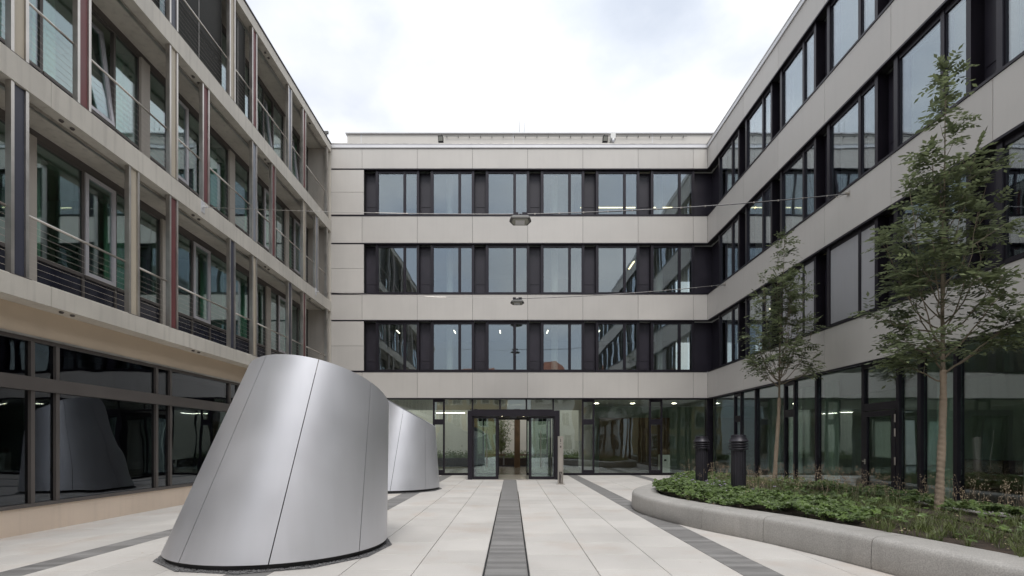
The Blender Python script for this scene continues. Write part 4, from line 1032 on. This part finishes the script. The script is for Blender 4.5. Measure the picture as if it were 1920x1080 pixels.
for q in range(2600):
    p = Vector((rng.uniform(-6, 5), rng.uniform(36.75, 38.3), .45 + abs(rng.gauss(0, .2)))); d = Vector((rng.gauss(0, 1), rng.gauss(0, 1), rng.gauss(.5, .6))).normalized(); s = d.orthogonal().normalized() * .04; j = len(v)
    v += [tuple(p), tuple(p + d * .08 + s), tuple(p + d * .17), tuple(p + d * .08 - s)]; f.append((j, j + 1, j + 2, j + 3))
tag(O('bed_plants', mesh('bed_plants', v, f), 'shrub_leaf'), 'low green plants in the bed behind the glass lobby', 'plants', kind='stuff')
t = E('white_cabinet', (7.95, 26.2, 0), 'small white cabinet with dark bag on top behind the right glazing', 'cabinet')
O('body', MB().cbox(-.25, .25, -.2, .2, .03, .95, .02).me('body'), 'white_paint', t, (0, 0, 0), world=False); O('recess', MB().box(-.06, .06, -.208, -.2, .62, .72).me('recess'), 'backing', t, (0, 0, 0), world=False)
O('bag', autosmooth(MB().lathe([(.2, 0), (.24, .08), (.2, .22), (.1, .28), (.02, .3)], 16).me('bag'), 60), 'wood', t, (.02, 0, .95), world=False)

# ------------------------------------------------------------------ houses across the street, behind the camera (mirrored in the glazing)
def house(x0, x1, y, depth, eave, ridge, wall, label, nwin, nfl):
    t = E('old_house', ((x0 + x1) / 2, y, -.3), label, 'building', 'old houses across the street'); cx_ = (x0 + x1) / 2; hw = (x1 - x0) / 2
    O('wall', MB().box(-hw, hw, -depth, 0, 0, eave).me('wall'), wall, t, (0, 0, 0), world=False)
    rv = [(-hw - .4, .4, eave), (hw + .4, .4, eave), (hw + .4, -depth - .4, eave), (-hw - .4, -depth - .4, eave), (-hw + 2.2, -depth / 2, ridge), (hw - 2.2, -depth / 2, ridge)]
    rf = [(0, 1, 5, 4), (1, 2, 5), (2, 3, 4, 5), (3, 0, 4), (3, 2, 1, 0)]
    O('roof', mesh('roof', rv, rf), 'roof_tile', t, (0, 0, .01), world=False)
    O('cornice', MB().box(-hw - .2, hw + .2, .002, .25, eave - .4, eave - .01).me('cornice'), 'house_white', t, (0, 0, 0), world=False)
    fm = MB().box(-.75, -.55, 0, .09, -.15, 2.0).box(.55, .75, 0, .09, -.15, 2.0).box(-.55, .55, 0, .09, 1.85, 2.1).box(-.8, .8, 0, .16, -.25, -.1).box(-.03, .03, .0, .07, -.1, 1.85).box(-.55, -.03, 0, .07, 1.15, 1.22).box(.03, .55, 0, .07, 1.15, 1.22).me('window')
    pmx = MB().box(-.55, .55, .004, .03, -.1, 1.85).me('pane')
    fh = eave / nfl
    for fl in range(nfl):
        for k in range(nwin):
            wx = -hw + (k + .5) * 2 * hw / nwin
            o = O('window', fm, 'house_white', t, (wx, .003, fl * fh + 1.2), world=False); O('pane', pmx, 'glass_dark', o, (0, 0, 0), world=False)
house(-11., -.6, -24., 10., 9.6, 13.4, 'ochre', 'ochre plastered old house with red tiled roof, mirrored in the entrance glazing', 5, 3)
house(3.2, 9.3, -26., 10., 10.2, 14.8, 'house_white', 'pale old house with steep red roof, mirrored right of the entrance', 3, 3)
house(10.5, 22., -27., 10., 9.4, 13., 'ochre', 'yellow old house with white windows, mirrored in the right hand glazing', 5, 3)
